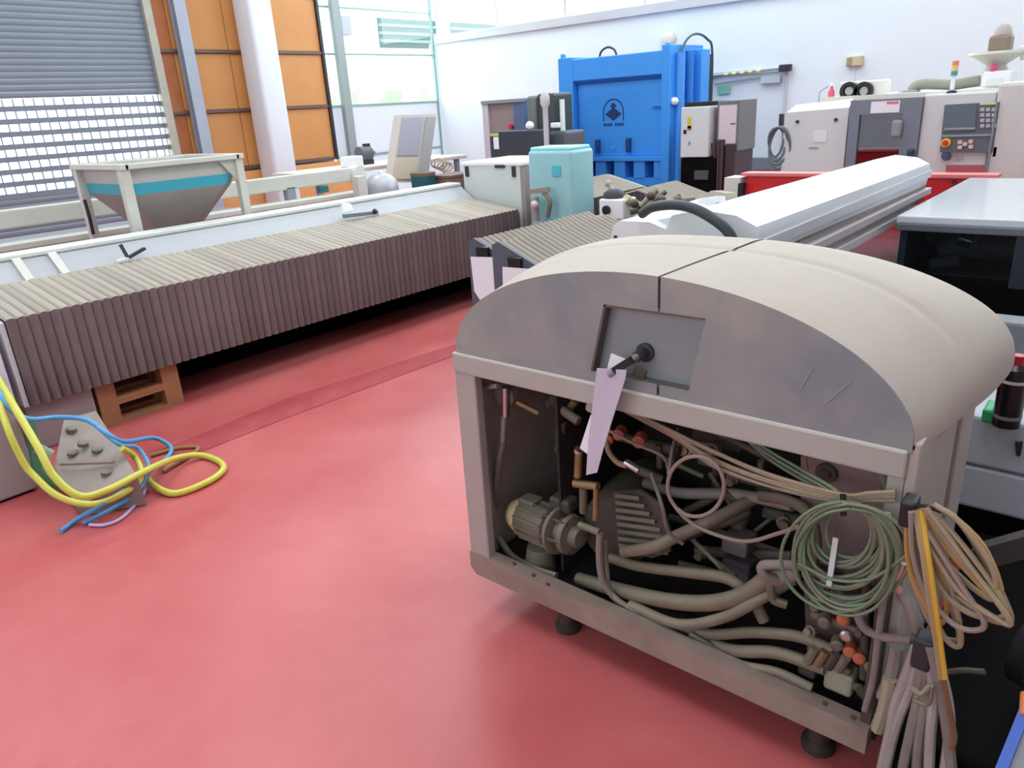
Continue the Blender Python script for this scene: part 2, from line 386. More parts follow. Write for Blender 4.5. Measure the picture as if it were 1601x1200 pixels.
t = thing('window_post', 'grey steel post standing against the bright glazing', 'column', (XW+.05, 8.62, 0))
MB().box((XW+.0, 8.56, 0), (XW+.1, 8.72, 6)).build('shaft', pm, t)
MB().bev((XW+.0, 8.72, 3.0), (XW+.1, 8.92, 3.3), .01).build('switch_box', mat('box_lilac', (180, 186, 204), .5), t)
# outdoors
struct(MB().box((-40, -20, -.3), (XW-.25, 40, -.1)).build('trim_4', mat('outside_paving', (200, 204, 200), .9)))
ob = thing('neighbour_house', 'pale house across the yard seen through the left glazing', 'building', (-24, 20, 0))
MB().box((-28, 8, -.1), (-24, 34, 5.6)).build('wall', mat('house_white', (240, 242, 240), .9), ob)
wn = mat('house_window', (44, 66, 68), .3)
for ya in (20.9, 24.9):
    f_ = MB().box((-24.02, ya, 4.15), (-23.96, ya+3.4, 5.2)).build('window', wn, ob)
    for zz in (4.35, 4.62, 4.9): MB().box((-23.96, ya, zz), (-23.9, ya+3.4, zz+.10)).build('shutter_slat', mat('house_slat', (104, 124, 118), .6), f_)
MB().box((-24.0, 17.3, 3.9), (-23.9, 17.8, 5.2)).build('window', wn, ob)
tag(MB().bev((-18.6, 12, -.1), (-17.6, 22, 2.5), .3, 3).build('garden_hedge', mat('hedge_pale', (128, 160, 112), .9, dirt=.8, dirtcol=(170, 190, 156), scale=1.5)), 'pale green hedge beyond the lower part of the glazing', 'hedge')

# ------------------------------------------------------------ generic way cover (bellows)
def bellows(name, label, path, y0, y1, n, m, depth, extra=None, cat='machine cover', group=None):
    "path: list of (x,z) outline points; folded lamellae follow one another along y"
    cx = sum(p[0] for p in path)/len(path); root = thing(name, label, cat, (cx, (y0+y1)/2, 0), group)
    pit = (y1-y0)/n
    mid = V3((cx, 0, min(p[1] for p in path)))
    pts = [V3((p[0], 0, p[1])) for p in path]
    def ins(i, d):
        a = pts[max(i-1, 0)]; b = pts[min(i+1, len(pts)-1)]; t = (b-a).normalized(); nn = V3((t.z, 0, -t.x))
        if nn.dot(pts[i]-mid) < 0: nn = -nn
        if i == len(pts)-1: d = d*.35
        return pts[i]-nn*d
    vs = []; fs = []
    cols = [(0, depth), (pit*.18, depth*.25), (pit*.5, 0), (pit*.7, depth*.25), (pit*.96, depth)]
    for dy, d in cols:
        for i in range(len(pts)):
            q = ins(i, d); vs.append((q.x, y0+dy, q.z))
    for dy, d in reversed(cols):
        for i in range(len(pts)):
            q = ins(i, d+.006); vs.append((q.x, y0+dy, q.z))
    L = len(pts); K = 2*len(cols)
    for c_ in range(K):
        c2 = (c_+1) % K
        for i in range(L-1): fs.append((c_*L+i, c_*L+i+1, c2*L+i+1, c2*L+i))
    fs.append(tuple(c_*L for c_ in range(K))); fs.append(tuple(c_*L+L-1 for c_ in range(K)))
    first = MB().add(vs, fs).build('lamella', m, root)
    for k in range(1, n): copy_part(first, root, (0, k*pit, 0))
    return root

# long way cover on the left
bl = bellows('long_way_cover', 'long dusty pleated way cover running from front left to the white cabinet', [(-4.60, .285), (-4.60, .79), (-5.22, .88)], 1.16, 5.52, 78, lam, .015)
endp = mat('end_plate_white', (212, 208, 214), .5, dirt=.4, dirtcol=(180, 176, 176))
MB().prism([(-4.62, 1.13, .285), (-4.62, 1.13, .77), (-5.22, 1.13, .86), (-5.22, 1.13, .285)], (0, .025, 0)).build('end_plate', endp, bl)
MB().prism([(-4.64, 5.53, .285), (-4.64, 5.53, .75), (-5.22, 5.53, .84), (-5.22, 5.53, .285)], (0, .04, 0)).build('end_plate', lam, bl)
# machine bed behind it: white casing with rail
bed = thing('machine_bed', 'long pale machine bed with sloping guard behind the pleated cover', 'machine', (-5.55, 3.2, 0))
MB().prism([(-5.24, .3, .10), (-5.24, .3, .86), (-5.42, .3, .99), (-5.52, .3, 1.0), (-5.52, .3, .1)], (0, 5.28, 0)).build('side_casing', mat('casing_bluegrey', (176, 182, 188), .45, dirt=.4, dirtcol=(158, 160, 160), scale=2), bed)
MB().bev((-5.58, .3, .985), (-5.40, 5.58, 1.015), .008).build('top_rail', mat('rail_cream', (222, 226, 220), .45, dirt=.3, dirtcol=(200, 200, 190)), bed)
for px in (40, 100):
    a = U(px-18, 395, 'X', -5.3); MB().prism([(-5.235, a.y, .86), (-5.235, a.y+.05, .86), (-5.405, a.y+.05, .985), (-5.405, a.y, .985)], (.012, 0, .012)).build('guard_rib', offwhite, bed)
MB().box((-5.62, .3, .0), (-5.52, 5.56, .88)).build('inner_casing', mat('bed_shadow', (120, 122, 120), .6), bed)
MB().box((-5.2, 1.2, .3), (-4.75, 5.5, .34)).build('tray', nearblack, bl)
MB().box((-5.2, 1.2, 0), (-5.16, 5.5, .29)).build('rear_skirt', nearblack, bl)
# little clamp wing
t = thing('cable_clamp', 'dark wing-shaped clamp lying on the sloping guard above the pleats', 'clamp', U(198, 400, 'X', -5.24))
a = U(200, 403, 'X', -5.22); b_ = U(188, 382, 'X', -5.24); c_ = U(226, 388, 'X', -5.24); d_ = U(182, 408, 'X', -5.22)
MB().bar(a, b_, .03, .014).build('wing', darkmetal, t); MB().bar(a, c_, .03, .016).build('wing', darkmetal, t); MB().bar(a, d_, .03, .012).build('stem', white, t)
t = thing('guard_handle', 'pale hinged handle with a dark rod on the far end of the sloping guard', 'handle', U(560, 330, 'X', -5.24))
MB().bar(U(537, 338, 'X', -5.22), U(590, 332, 'X', -5.22), .03, .03).build('rod', mat('rod_grey', (120, 126, 130), .4), t)
MB().prism([U(533, 318, 'X', -5.26), U(545, 320, 'X', -5.26), U(550, 330, 'X', -5.24), U(534, 334, 'X', -5.24)], (.03, 0, .01)).build('lug', white, t)
MB().ball(U(586, 330, 'X', -5.20), .022).build('knob', darkmetal, t, True)
# pedestal and pallet
MB().bev((-5.15, 1.14, 0), (-4.66, 1.50, .283), .01).build('foot_block', mat('foot_grey', (158, 148, 150), .6, dirt=.4, dirtcol=(130, 118, 120)), bl)
def pallet(z, label):
    x1 = -4.665; x0 = -5.15; y0 = 1.52; y1 = 2.03
    t = thing('wooden_pallet', label, 'pallet', ((x0+x1)/2, (y0+y1)/2, z), 'stacked wooden pallets')
    for i in range(3):
        xx = x0+.0+i*(x1-x0-.1)/2
        MB().box((xx, y0, z), (xx+.1, y1, z+.022)).build('bottom_board', wood, t)
        for j in range(2):
            yy = y0+j*(y1-y0-.11)
            MB().box((xx, yy, z+.022), (xx+.1, yy+.11, z+.10)).build('block', wood, t)
    for j in range(2):
        yy = y0+j*(y1-y0-.11)
        MB().box((x0, yy, z+.10), (x1, yy+.11, z+.12)).build('stringer', wood, t)
    for i in range(5):
        xx = x0+i*(x1-x0-.09)/4
        MB().box((xx, y0, z+.12), (xx+.09, y1, z+.1425)).build('deck_board', wood, t)
pallet(0, 'lower of two wooden pallets stacked under the pleated cover')
pallet(.1435, 'upper of two wooden pallets stacked under the pleated cover')

# front left grey cabinet, crate and hoses
fc = thing('grey_side_cabinet', 'plain grey cabinet side cut off at the left picture edge', 'cabinet', (-4.5, .6, 0))
MB().bev((-4.9, -.1, .012), (-4.11, .965, .54), .012).build('body', mat('cab_grey', (168, 158, 156), .55, dirt=.3, dirtcol=(150, 138, 136)), fc)
MB().box((-4.88, -.08, 0), (-4.13, .94, .012)).build('plinth', nearblack, fc)
MB().bev((-4.88, .97, .32), (-4.62, 1.10, .78), .01).build('side_panel', mat('panel_white', (226, 222, 232), .5), fc)
crate = thing('dirty_grey_block', 'grimy grey cast block lying under yellow and blue hoses', 'machine part', (-4.0, 1.25, 0))
crm = mat('crate_grey', (146, 134, 130), .7, dirt=.7, dirtcol=(112, 102, 98), scale=6, dust=.3)
q = [U(100, 655, 'Z', .30), U(150, 642, 'Z', .30), U(188, 700, 'Z', .22), U(215, 745, 'Z', .16), U(120, 792, 'Z', .06), U(85, 730, 'Z', .14)]
lo = [V3((p.x-.01*i, p.y, .004)) for i, p in enumerate(q)]
vs = q+[V3((p.x, p.y+.01, .005)) for p in q]
MB().add(vs, [(0, 1, 2, 3, 4, 5), (11, 10, 9, 8, 7, 6)]+[(i, (i+1) % 6, 6+(i+1) % 6, 6+i) for i in range(6)]).build('casting', crm, crate)
for px, py, zz in ((110, 668, .27), (128, 690, .24), (112, 705, .2), (165, 735, .17), (150, 700, .22)):
    p = U(px, py, 'Z', zz); MB().lathe(p-V3((0, 0, .02)), (.3, .1, 1), [(0, .026), (.02, .026), (.026, .014)], 10).build('boss', grime, crate)
MB().bar(U(95, 725, 'Z', .18), U(178, 722, 'Z', .2), .018, .012).build('cover_seam', sill_m, crate)
MB().prism([(-4.09, 1.03, 0.003), (-3.74, 1.02, 0.003), (-3.70, 1.12, 0.003), (-4.05, 1.16, .003)], (0, 0, .02)).build('base_plate', grime_d, crate)
mt = thing('green_hose_end', 'dark green pipe stub with grey valve behind the hoses', 'valve', U(62, 712, 'X', -4.1))
MB().tube([U(40, 650, 'X', -4.09), U(52, 690, 'X', -4.05), U(62, 735, 'X', -4.0), U(95, 760, 'X', -3.95)], .028).build('pipe', green_d, mt, True)
MB().cyl(U(55, 700, 'X', -4.03), U(80, 712, 'X', -4.0), .03).build('valve', mat('pale_green_metal', (128, 150, 130), .5), mt, True)
def hose(name, label, pts, r, m, cat='hose', group=None):
    P = []
    for p in pts:
        px, py, z = p; P.append(U(px, py, 'Z', z))
    return tag(MB().tube(P, r, 10).build(name, m, smooth=True), label, cat, group)
hose('yellow_hose', 'thick yellow hose hanging from top left over the grimy block and crossing its blue neighbours', [(-6, 588, .58), (25, 640, .52), (60, 700, .40), (85, 745, .28), (125, 775, .18), (170, 765, .17), (225, 737, .15), (275, 716, .06), (318, 712, .02), (350, 728, .018), (330, 750, .018), (275, 771, .018), (240, 758, .03), (228, 742, .06)], .017, yellow_h, group='yellow hoses')
hose('yellow_hose', 'yellow hose running down the edge of the grey cabinet to the floor', [(-6, 612, .56), (12, 670, .45), (35, 720, .30), (52, 742, .23), (90, 775, .15), (140, 788, .10), (185, 775, .10), (220, 748, .11), (212, 715, .16), (190, 700, .26)], .015, yellow_h, group='yellow hoses')
hose('blue_hose', 'blue hose arching over the grimy block then looping on the floor', [(-6, 606, .58), (18, 640, .5), (48, 655, .44), (90, 652, .40), (135, 656, .38), (165, 676, .34), (195, 690, .26), (240, 684, .08), (268, 700, .018), (255, 722, .018), (228, 740, .09), (205, 760, .10), (160, 788, .09), (120, 812, .02), (95, 830, .012)], .012, blue_h, group='blue hoses')
hose('blue_hose', 'blue hose end fanning out on the red floor below the grimy block', [(150, 664, .37), (185, 694, .28), (215, 700, .2), (232, 730, .12), (215, 768, .06), (175, 795, .04), (130, 818, .012)], .010, blue_h, group='blue hoses')
hose('lilac_hose', 'thin lilac hose curving on the red floor under the blue hoses', [(232, 752, .02), (222, 776, .01), (192, 808, .01), (165, 820, .01), (140, 820, .01)], .008, mat('lilac_hose', (190, 168, 210), .5))
t = thing('cable_scrap', 'dull ochre strap lying beside the yellow loop on the floor', 'strap', U(250, 735, 'Z', .01))
MB().tube([U(235, 712, 'Z', .012), U(280, 700, 'Z', .012), U(310, 702, 'Z', .012), U(255, 737, 'Z', .012)], .011).build('strap', mat('ochre_strap', (158, 120, 66), .7), t, True)

# ------------------------------------------------------------ hopper and rails behind the bed
hp = thing('hopper', 'cream many-sided hopper with a turquoise band in a square frame', 'hopper', (-6.1, 2.9, 0))
hx0, hx1, hy0, hy1 = -6.50, -5.70, 2.42, 3.33
zt = 1.475
hg = mat('hopper_grey', (164, 162, 156), .55, dirt=.4, dirtcol=(140, 136, 128))
hgl = mat('hopper_light', (192, 194, 190), .55, dirt=.4, dirtcol=(168, 168, 160))
for (xx, yy, w1) in ((hx1, hy0, .035), (hx1, hy1, .03), (hx0, hy0, .03), (hx0, hy1, .03)):
    MB().box((xx-.03, yy-w1, 0), (xx+.03, yy+w1, zt)).build('post', offwhite, hp)
for ya_, yb_ in ((hy0-.04, hy0+.03), (hy1-.03, hy1+.04)):
    MB().bev((hx0-.05, ya_, zt-.035), (hx1+.045, yb_, zt+.006), .006).build('top_rail', offwhite, hp)
for xa_ in (hx0-.045, hx1-.03):
    MB().bev((xa_, hy0, zt-.035), (xa_+.075, hy1, zt+.004), .006).build('top_rail', offwhite, hp)
def quad_ring(z, ix, iy, cut=.16):
    a_, b_, c_, d_ = hx0+ix, hx1-ix, hy0+iy, hy1-iy
    return [(b_, c_+.001, z), (b_, d_-cut, z), (b_-cut*.7, d_, z), (a_, d_, z), (a_, c_, z), (b_-.001, c_, z)]
def loft(a, b, m):
    n = len(a); return m.add(list(a)+list(b), [(i, (i+1) % n, n+(i+1) % n, n+i) for i in range(n)])
r1, r2, r3, r4 = quad_ring(zt-.03, .02, .02, .05), quad_ring(1.335, .02, .02, .05), quad_ring(1.255, .03, .03, .10), quad_ring(.90, .26, .30, .05)
loft(r1, r2, MB()).build('body', hgl, hp)
loft(r2, r3, MB()).build('coloured_band', cyan, hp)
m = loft(r3, r4, MB()); m.f.append(tuple(range(6, 12))); m.build('funnel', hg, hp)
MB().prism([(hx1+.005, hy1-.03, zt-.03), (hx1+.005, hy1-.17, zt-.03), (hx1+.005, hy1-.03, zt-.2)], (-.012, 0, 0)).build('gusset', offwhite, hp)
MB().cyl(((hx0+hx1)/2, (hy0+hy1)/2, .5), ((hx0+hx1)/2, (hy0+hy1)/2, .95), .10).build('outlet', hg, hp)
MB().tube([U(132, 312, 'Y', 2.38), U(140, 340, 'Y', 2.38), U(146, 366, 'Y', 2.38)], .014).build('drop_hose', darkmetal, hp, True)
t = thing('rear_guide_rail', 'cream double guide rail running level behind the hopper', 'guide rail', (-7, 3.5, 0))
MB().bev((-7.1, -.5, 1.02), (-7.0, 5.55, 1.165), .012).build('upper_rail', offwhite, t)
MB().bev((-7.05, -.5, .86), (-6.85, 5.6, .915), .01).build('lower_rail', offwhite, t)
for y in (-.3, 1.2, 4.6): MB().box((-7.08, y, 0), (-7.0, y+.1, 1.04)).build('leg', steel_grey, t)
MB().cyl((-7.1, 5.55, 1.09), (-6.95, 5.55, 1.09), .09).build('end_cap', mat('cap_cream', (214, 216, 212), .5), t)
MB().bev((-7.05, 5.0, .94), (-6.98, 5.12, 1.01), .01).build('end_stop', teal, t)
tag(MB().bev((-8.6, .2, 0), (-7.6, 4.7, .78), .02).build('low_dark_bench', mat('bench_grey', (120, 124, 130), .6)), 'low grey bench before the roller shutter behind the guide rail', 'bench')
# tank dome
c = U(596, 285, 'X', -6.6)
t = thing('round_tank', 'round dull silver tank dome at the end of the guide rail', 'tank', (c.x, c.y, 0))
MB().lathe((c.x, c.y, 0), (0, 0, 1), [(0, .19), (c.z-.06, .19), (c.z+.02, .17), (c.z+.08, .11), (c.z+.1, .03)], 24).build('shell', mat('tank_silver', (176, 180, 186), .4, .3), t, True, 50)
MB().cyl((c.x, c.y, c.z+.09), (c.x, c.y, c.z+.12), .03).build('cap', white, t)
c = U(562, 275, 'X', -6.6)
MB().box((c.x-.05, c.y-.07, 0), (c.x+.05, c.y+.05, c.z)).build('side_box', offwhite, t)
# leaning pale console cabinet
cb = thing('leaning_console', 'tall cream control cabinet standing tilted before the bright glazing', 'cabinet', (-7.6, 7.0, 0))
cq = [U(627, 180, 'X', -7.6), U(650, 178, 'X', -7.6), U(682, 178, 'X', -7.6), U(668, 285, 'X', -7.6), U(645, 290, 'X', -7.6), U(612, 285, 'X', -7.6)]
L0 = cq[0]; R0 = cq[2]; BR = cq[3]; BL = cq[5]
MB().prism([L0, R0, BR, BL], (-.14, 0, .0)).build('body', mat('console_cream', (206, 202, 192), .5), cb)
fr = lambda s, tt: (L0.lerp(R0, s)).lerp(BL.lerp(BR, s), tt)
MB().prism([fr(.05, .04), fr(.62, .04), fr(.62, .60), fr(.05, .60)], (.012, 0, 0)).build('front_panel', mat('console_lilac', (176, 176, 192), .5), cb)
MB().prism([fr(.70, .04), fr(.98, .04), fr(.98, .95), fr(.70, .95)], (.02, 0, 0)).build('side_strip', mat('strip_grey', (176, 178, 176), .5), cb)
MB().prism([fr(.05, .66), fr(.62, .66), fr(.62, .95), fr(.05, .95)], (.012, 0, 0)).build('lower_panel', mat('console_yell', (210, 204, 180), .5), cb)
for yy in (.05, .9):
    p = BL.lerp(BR, yy); MB().box((p.x-.14, p.y-.02, 0), (p.x-.02, p.y+.03, p.z+.02)).build('foot', darkmetal, cb)
t = thing('junk_motor', 'small dark grey motor on the ledge under the glazing', 'motor', U(572, 240, 'X', -8.4))
c = U(572, 240, 'X', -8.4)
MB().lathe(c+V3((0, -.14, 0)), (0, 1, 0), [(0, .05), (.02, .10), (.2, .10), (.24, .06), (.3, .02)], 16).build('housing', mat('motor_grey', (92, 94, 102), .5), t, True)
MB().box((c.x-.06, c.y-.1, c.z-.14), (c.x+.06, c.y+.08, c.z-.08)).build('foot', darkmetal, t)
MB().box((c.x-.03, c.y-.02, c.z+.09), (c.x+.04, c.y+.06, c.z+.13)).build('terminal_box', darkmetal, t)
tb = thing('far_workbench', 'long dusty workbench carrying odds and ends below the glazing', 'workbench', (-8.4, 7.2, 0))
zb = c.z-.14
MB().bev((-8.8, 5.6, zb-.05), (-7.95, 8.4, zb), .01).build('table_top', mat('bench_beige', (206, 200, 190), .6), tb)
for xx in (-8.75, -8.05):
    for yy in (5.7, 8.2): MB().box((xx, yy, 0), (xx+.06, yy+.06, zb-.05)).build('leg', steel_grey, tb)
c = U(550, 252, 'X', -8.2); tag(MB().bev((c.x-.1, c.y-.12, zb), (c.x+.1, c.y+.12, zb+.14), .02).build('white_carton', white), 'small white carton on the far bench left of the console', 'box')
c = U(655, 272, 'X', -7.9)
t = thing('green_can', 'dark teal bin with a brown lid beside the tilted console', 'bin', (-7.4, 7.3, 0))
p = U(662, 283, 'X', -7.3)
MB().lathe((p.x, p.y, 0), (0, 0, 1), [(0, .13), (p.z+.05, .16), (p.z+.07, .165)], 18).build('body', teal, t, True)
MB().cyl((p.x, p.y, p.z+.07), (p.x, p.y, p.z+.11), .165).build('lid', mat('brown_lid', (120, 98, 84), .6), t, True)
p = U(708, 270, 'X', -7.2)
t = thing('brown_crate', 'flat brown wooden crate left of the light grey cabinet', 'crate', (p.x, p.y, 0))
MB().box((p.x-.2, p.y-.25, 0), (p.x+.2, p.y+.25, p.z-.04)).build('body', mat('crate_brown', (134, 112, 106), .7), t)
for i in range(4): MB().box((p.x-.21, p.y-.26+i*.13, p.z-.04), (p.x+.21, p.y-.26+i*.13+.11, p.z-.01)).build('slat', mat('crate_slat', (124, 100, 94), .7), t)
p = U(690, 248, 'X', -8)
t = thing('coiled_strapping', 'loose beige strapping heap between console and brown crate', 'strapping', (p.x, p.y, 0))
for i in range(4):
    cc = U(685+i*3, 262+i*2, 'X', -7.7); pts = [cc+V3((.02*i, .12*math.cos(a), .06+.06*math.sin(a))) for a in [j*PI/5 for j in range(11)]]
    MB().tube(pts, .012, 6, 3).build('strap', mat('strap_beige', (186, 172, 150), .6), t, True)

# ------------------------------------------------------------ grey cabinet + turquoise tank at the end of the cover
gc = thing('light_grey_cabinet', 'light grey electrical cabinet with a white top at the end of the long cover', 'cabinet', (-4.9, 5.9, 0))
yf = 5.62
cw_ = mat('cabinet_palegreen', (206, 214, 212), .45, dirt=.25, dirtcol=(186, 192, 190))
MB().bev((-5.40, yf, 0), (-4.65, yf+.75, 1.19), .015).build('body', cw_, gc)
MB().bev((-5.42, yf-.01, 1.175), (-4.62, yf+.78, 1.21), .008).build('top_panel', white, gc)
for (px, py) in ((731, 268), (804, 268)):
    p = U(px, py, 'Y', yf); MB().bev((p.x-.02, yf-.02, p.z-.05), (p.x+.02, yf, p.z+.05), .004).build('latch', darkmetal, gc)
MB().bev((-4.95, yf-.02, 1.155), (-4.83, yf, 1.185), .004).build('hinge_bracket', darkmetal, gc)
p = U(808, 262, 'Y', yf)
MB().box((-4.655, yf+.01, .3), (-4.60, yf+.1, 1.16)).build('side_cover', mat('side_taupe', (150, 142, 138), .55), gc)
tk = thing('turquoise_tank', 'tall translucent turquoise plastic tank standing beside the light grey cabinet', 'tank', (-3.95, 5.3, 0))
a = U(823, 232, 'Y', 5.2); b2 = U(892, 236, 'Y', 5.2)
MB().bev((a.x, 5.2, 0), (b2.x, 5.55, 1.34), .035, 3).build('vessel', tank, tk, True)
MB().bev((a.x+.02, 5.22, 1.33), (b2.x-.02, 5.52, 1.365), .012).build('lid', mat('tank_lid', (150, 222, 226), .4), tk)
MB().bev((a.x+.17, 5.19, .62), (a.x+.30, 5.2, .78), .003).build('stain_label', mat('stain_cyan', (84, 190, 206), .5), tk)
MB().bev((a.x+.27, 5.19, 1.13), (a.x+.36, 5.2, 1.22), .003).build('stain_label', mat('stain_cyan', (84, 190, 206), .5), tk)
vg = thing('filling_gun', 'small chrome valve with brown handle in front of the turquoise tank', 'valve', U(840, 330, 'Y', 5.1))
def pt(px, py, y): return U(px, py, 'Y', y)
MB().cyl(pt(838, 345, 5.1), pt(836, 308, 5.1), .035).build('body', mat('valve_grey', (166, 160, 156), .4, .4), vg, True)
MB().bar(pt(828, 300, 5.1), pt(858, 296, 5.1), .03, .04).build('head', mat('valve_taupe', (150, 138, 130), .5), vg)
MB().ball(pt(836, 320, 5.06), .035).build('knob', mat('knob_pink', (206, 192, 190), .4), vg, True)
MB().tube([pt(850, 300, 5.1), pt(860, 315, 5.1), pt(856, 340, 5.1)], .02).build('hose', hose_m, vg, True)
MB().box((-3.98, 5.03, 0), (-3.85, 5.15, pt(838, 345, 5.1).z)).build('stand', mat('stand_taupe', (128, 118, 114), .6), vg)
# small machine with white block and junk
t = thing('spray_pole', 'thin grey pole with a rounded head behind the turquoise tank', 'pole', (pt(855, 230, 6.6).x, 6.6, 0))
p = pt(855, 232, 6.6); q = pt(853, 168, 6.6)
MB().cyl((p.x, 6.6, 0), (p.x, 6.6, q.z), .028).build('shaft', mat('pole_grey', (176, 172, 176), .4), t, True)
MB().lathe((p.x, 6.6, q.z), (0, 0, 1), [(0, .03), (.04, .05), (.11, .05), (.15, .02)]).build('head', mat('head_pink', (190, 182, 184), .4), t, True)
MB().cyl((p.x, 6.6, 0), (p.x, 6.6, .03), .16).build('base', steel_grey, t, True)

# dark machines left of the baler
dm = thing('black_screen_cabinet', 'black low cabinet with a white sticker left of the blue baler', 'cabinet', (-5.7, 7.0, 0))
Y = 7.0
a = pt(765, 206, Y); b2 = pt(842, 246, Y)
MB().bev((a.x, Y, 0), (b2.x, Y+.25, a.z), .01).build('body', mat('ink_grey', (48, 54, 64), .5), dm)
p = pt(772, 214, Y); q = pt(781, 233, Y)
MB().bev((p.x, Y-.012, q.z), (q.x, Y, p.z), .003).build('sticker', white, dm)
MB().box((pt(767, 209, Y).x, Y-.013, pt(767, 213, Y).z), (pt(780, 209, Y).x, Y-.001, pt(767, 208, Y).z)).build('yellow_label', mat('label_ochre', (196, 190, 110), .5), dm)
p = pt(820, 200, Y); MB().ball((p.x, Y+.1, p.z+.02), .05).build('knob', white, dm, True)
tm = thing('taupe_machine_panel', 'taupe machine with blue side panel behind the black cabinet', 'machine', (-6.2, 7.8, 0))
Y = 7.7
a = pt(762, 160, Y); b2 = pt(804, 205, Y); c = pt(822, 205, Y)
MB().box((a.x-.1, Y, 0), (a.x, Y+.8, a.z)).build('side_cover', mat('mach_lilac', (206, 198, 210), .5), tm)
MB().bev((a.x, Y+.03, 0), (b2.x, Y+.8, a.z-.02), .01).build('body', mat('mach_taupe', (150, 132, 132), .5), tm)
MB().bev((b2.x, Y, 0), (c.x, Y+.8, a.z), .01).build('side_panel', mat('panel_blue', (84, 104, 140), .5), tm)
MB().box((a.x-.1, Y-.02, a.z-.02), (c.x, Y+.8, a.z+.02)).build('top_rail', steel_grey, tm)
p = pt(799, 198, Y); MB().cyl((p.x, Y+.02, p.z), (p.x, Y-.02, p.z), .03).build('stop_button', red, tm, True)
dk = thing('dark_column_machine', 'dark green-grey drill column beside the blue baler', 'machine', (-5.6, 7.4, 0))
Y = 7.45
a = pt(824, 150, Y); b2 = pt(864, 145, Y); g2 = mat('dark_green_grey', (56, 66, 66), .5); g3 = mat('mid_grey_green', (104, 112, 114), .45)
MB().bev((pt(838, 145, Y).x, Y, 0), (b2.x, Y+.4, b2.z), .03).build('column', g2, dk)
MB().bev((a.x, Y-.03, pt(824, 240, Y).z), (pt(838, 145, Y).x, Y+.35, a.z), .04, 3).build('side_tank', g3, dk, True)
p = pt(866, 205, Y); MB().bev((p.x-.05, Y-.1, 0), (p.x+.25, Y+.3, p.z), .03).build('motor_box', mat('dusky_grey', (84, 92, 100), .5), dk)
MB().bev((pt(862, 198, Y-.12).x, Y-.14, pt(862, 200, Y-.12).z), (pt(874, 198, Y-.12).x, Y-.08, pt(862, 192, Y-.12).z), .01).build('white_cap', white, dk)
MB().cyl((p.x+.06, Y+.1, p.z), (p.x+.06, Y+.1, p.z+.35), .03).build('lamp_tube', mat('pale_mint', (224, 240, 236), .4), dk, True)
# way cover three and four further back
b3 = bellows('far_way_cover', 'flat-topped pleated cover just in front of the blue baler', [(-3.92, .35), (-3.92, .88), (-4.36, 1.0), (-4.42, .96)], 5.60, 6.7, 20, lam2, .012, group='far way covers')
MB().prism([(-3.92, 6.7, .35), (-3.92, 6.7, .87), (-4.36, 6.7, .99), (-4.42, 6.7, .35)], (0, .03, 0)).build('end_plate', lam, b3)
MB().box((-4.4, 5.62, 0), (-3.95, 6.68, .36)).build('base', nearblack, b3)
b4 = bellows('far_way_cover', 'small pleated cover behind the white beam below the black box', [(-2.95, .4), (-2.95, .86), (-3.35, .99), (-3.75, .88)], 5.6, 6.3, 12, lam2, .015, group='far way covers')
MB().box((-3.7, 5.62, 0), (-2.98, 6.28, .42)).build('base', nearblack, b4)
wbx = thing('white_motor_block', 'small white block with a black round port on the dusty machine', 'machine part', pt(955, 330, 5.2))
Y = 5.0; a = pt(936, 311, Y); b2 = pt(974, 334, Y)
MB().bev((a.x, Y, b2.z-.05), (b2.x, Y+.2, a.z), .012).build('body', white, wbx)
p = pt(949, 328, Y); MB().lathe((p.x, Y+.0, p.z), (0, -1, 0), [(0, .035), (.02, .035), (.022, .02)]).build('port', black, wbx, True)
p = pt(960, 304, Y+.1); MB().lathe((p.x, Y+.1, a.z), (0, 0, 1), [(0, .09), (.04, .08), (.07, .04)]).build('cap', darkmetal, wbx, True)
MB().bev((a.x-.15, Y+.0, 0), (b2.x+.55, Y+.35, b2.z-.05), .02).build('saddle', mat('saddle_dust', (128, 122, 112), .6, dirt=.5, dirtcol=(96, 90, 84)), wbx)
jk = thing('dusty_fittings', 'dusty pipe fittings heaped on the machine saddle right of the white block', 'fittings', pt(1000, 325, 5.1))
for (p0, p1, r, mm) in (((978, 310), (1003, 325), .035, mat('pale_fit', (190, 182, 156), .6)), ((1000, 325), (1026, 298), .025, grime), ((1012, 322), (1040, 300), .02, grime_d), ((985, 330), (1040, 318), .03, grime), ((1030, 325), (1062, 305), .022, hose_m), ((1045, 318), (1085, 312), .03, grime)):
    MB().cyl(pt(*p0, 5.05), pt(*p1, 5.2), r).build('fitting', mm, jk, True)
for px, py in ((992, 318), (1018, 306), (1034, 312), (1060, 314)):
    MB().ball(pt(px, py, 5.0), .035).build('joint', grime_d, jk, True)
MB().ball(pt(951, 287, 5.6)+V3((0, 0, 0)), .03).cyl(pt(951, 287, 5.6), pt(958, 297, 5.6), .02).build('loose_cap', mat('loose_cap', (176, 168, 150), .6), jk, True)

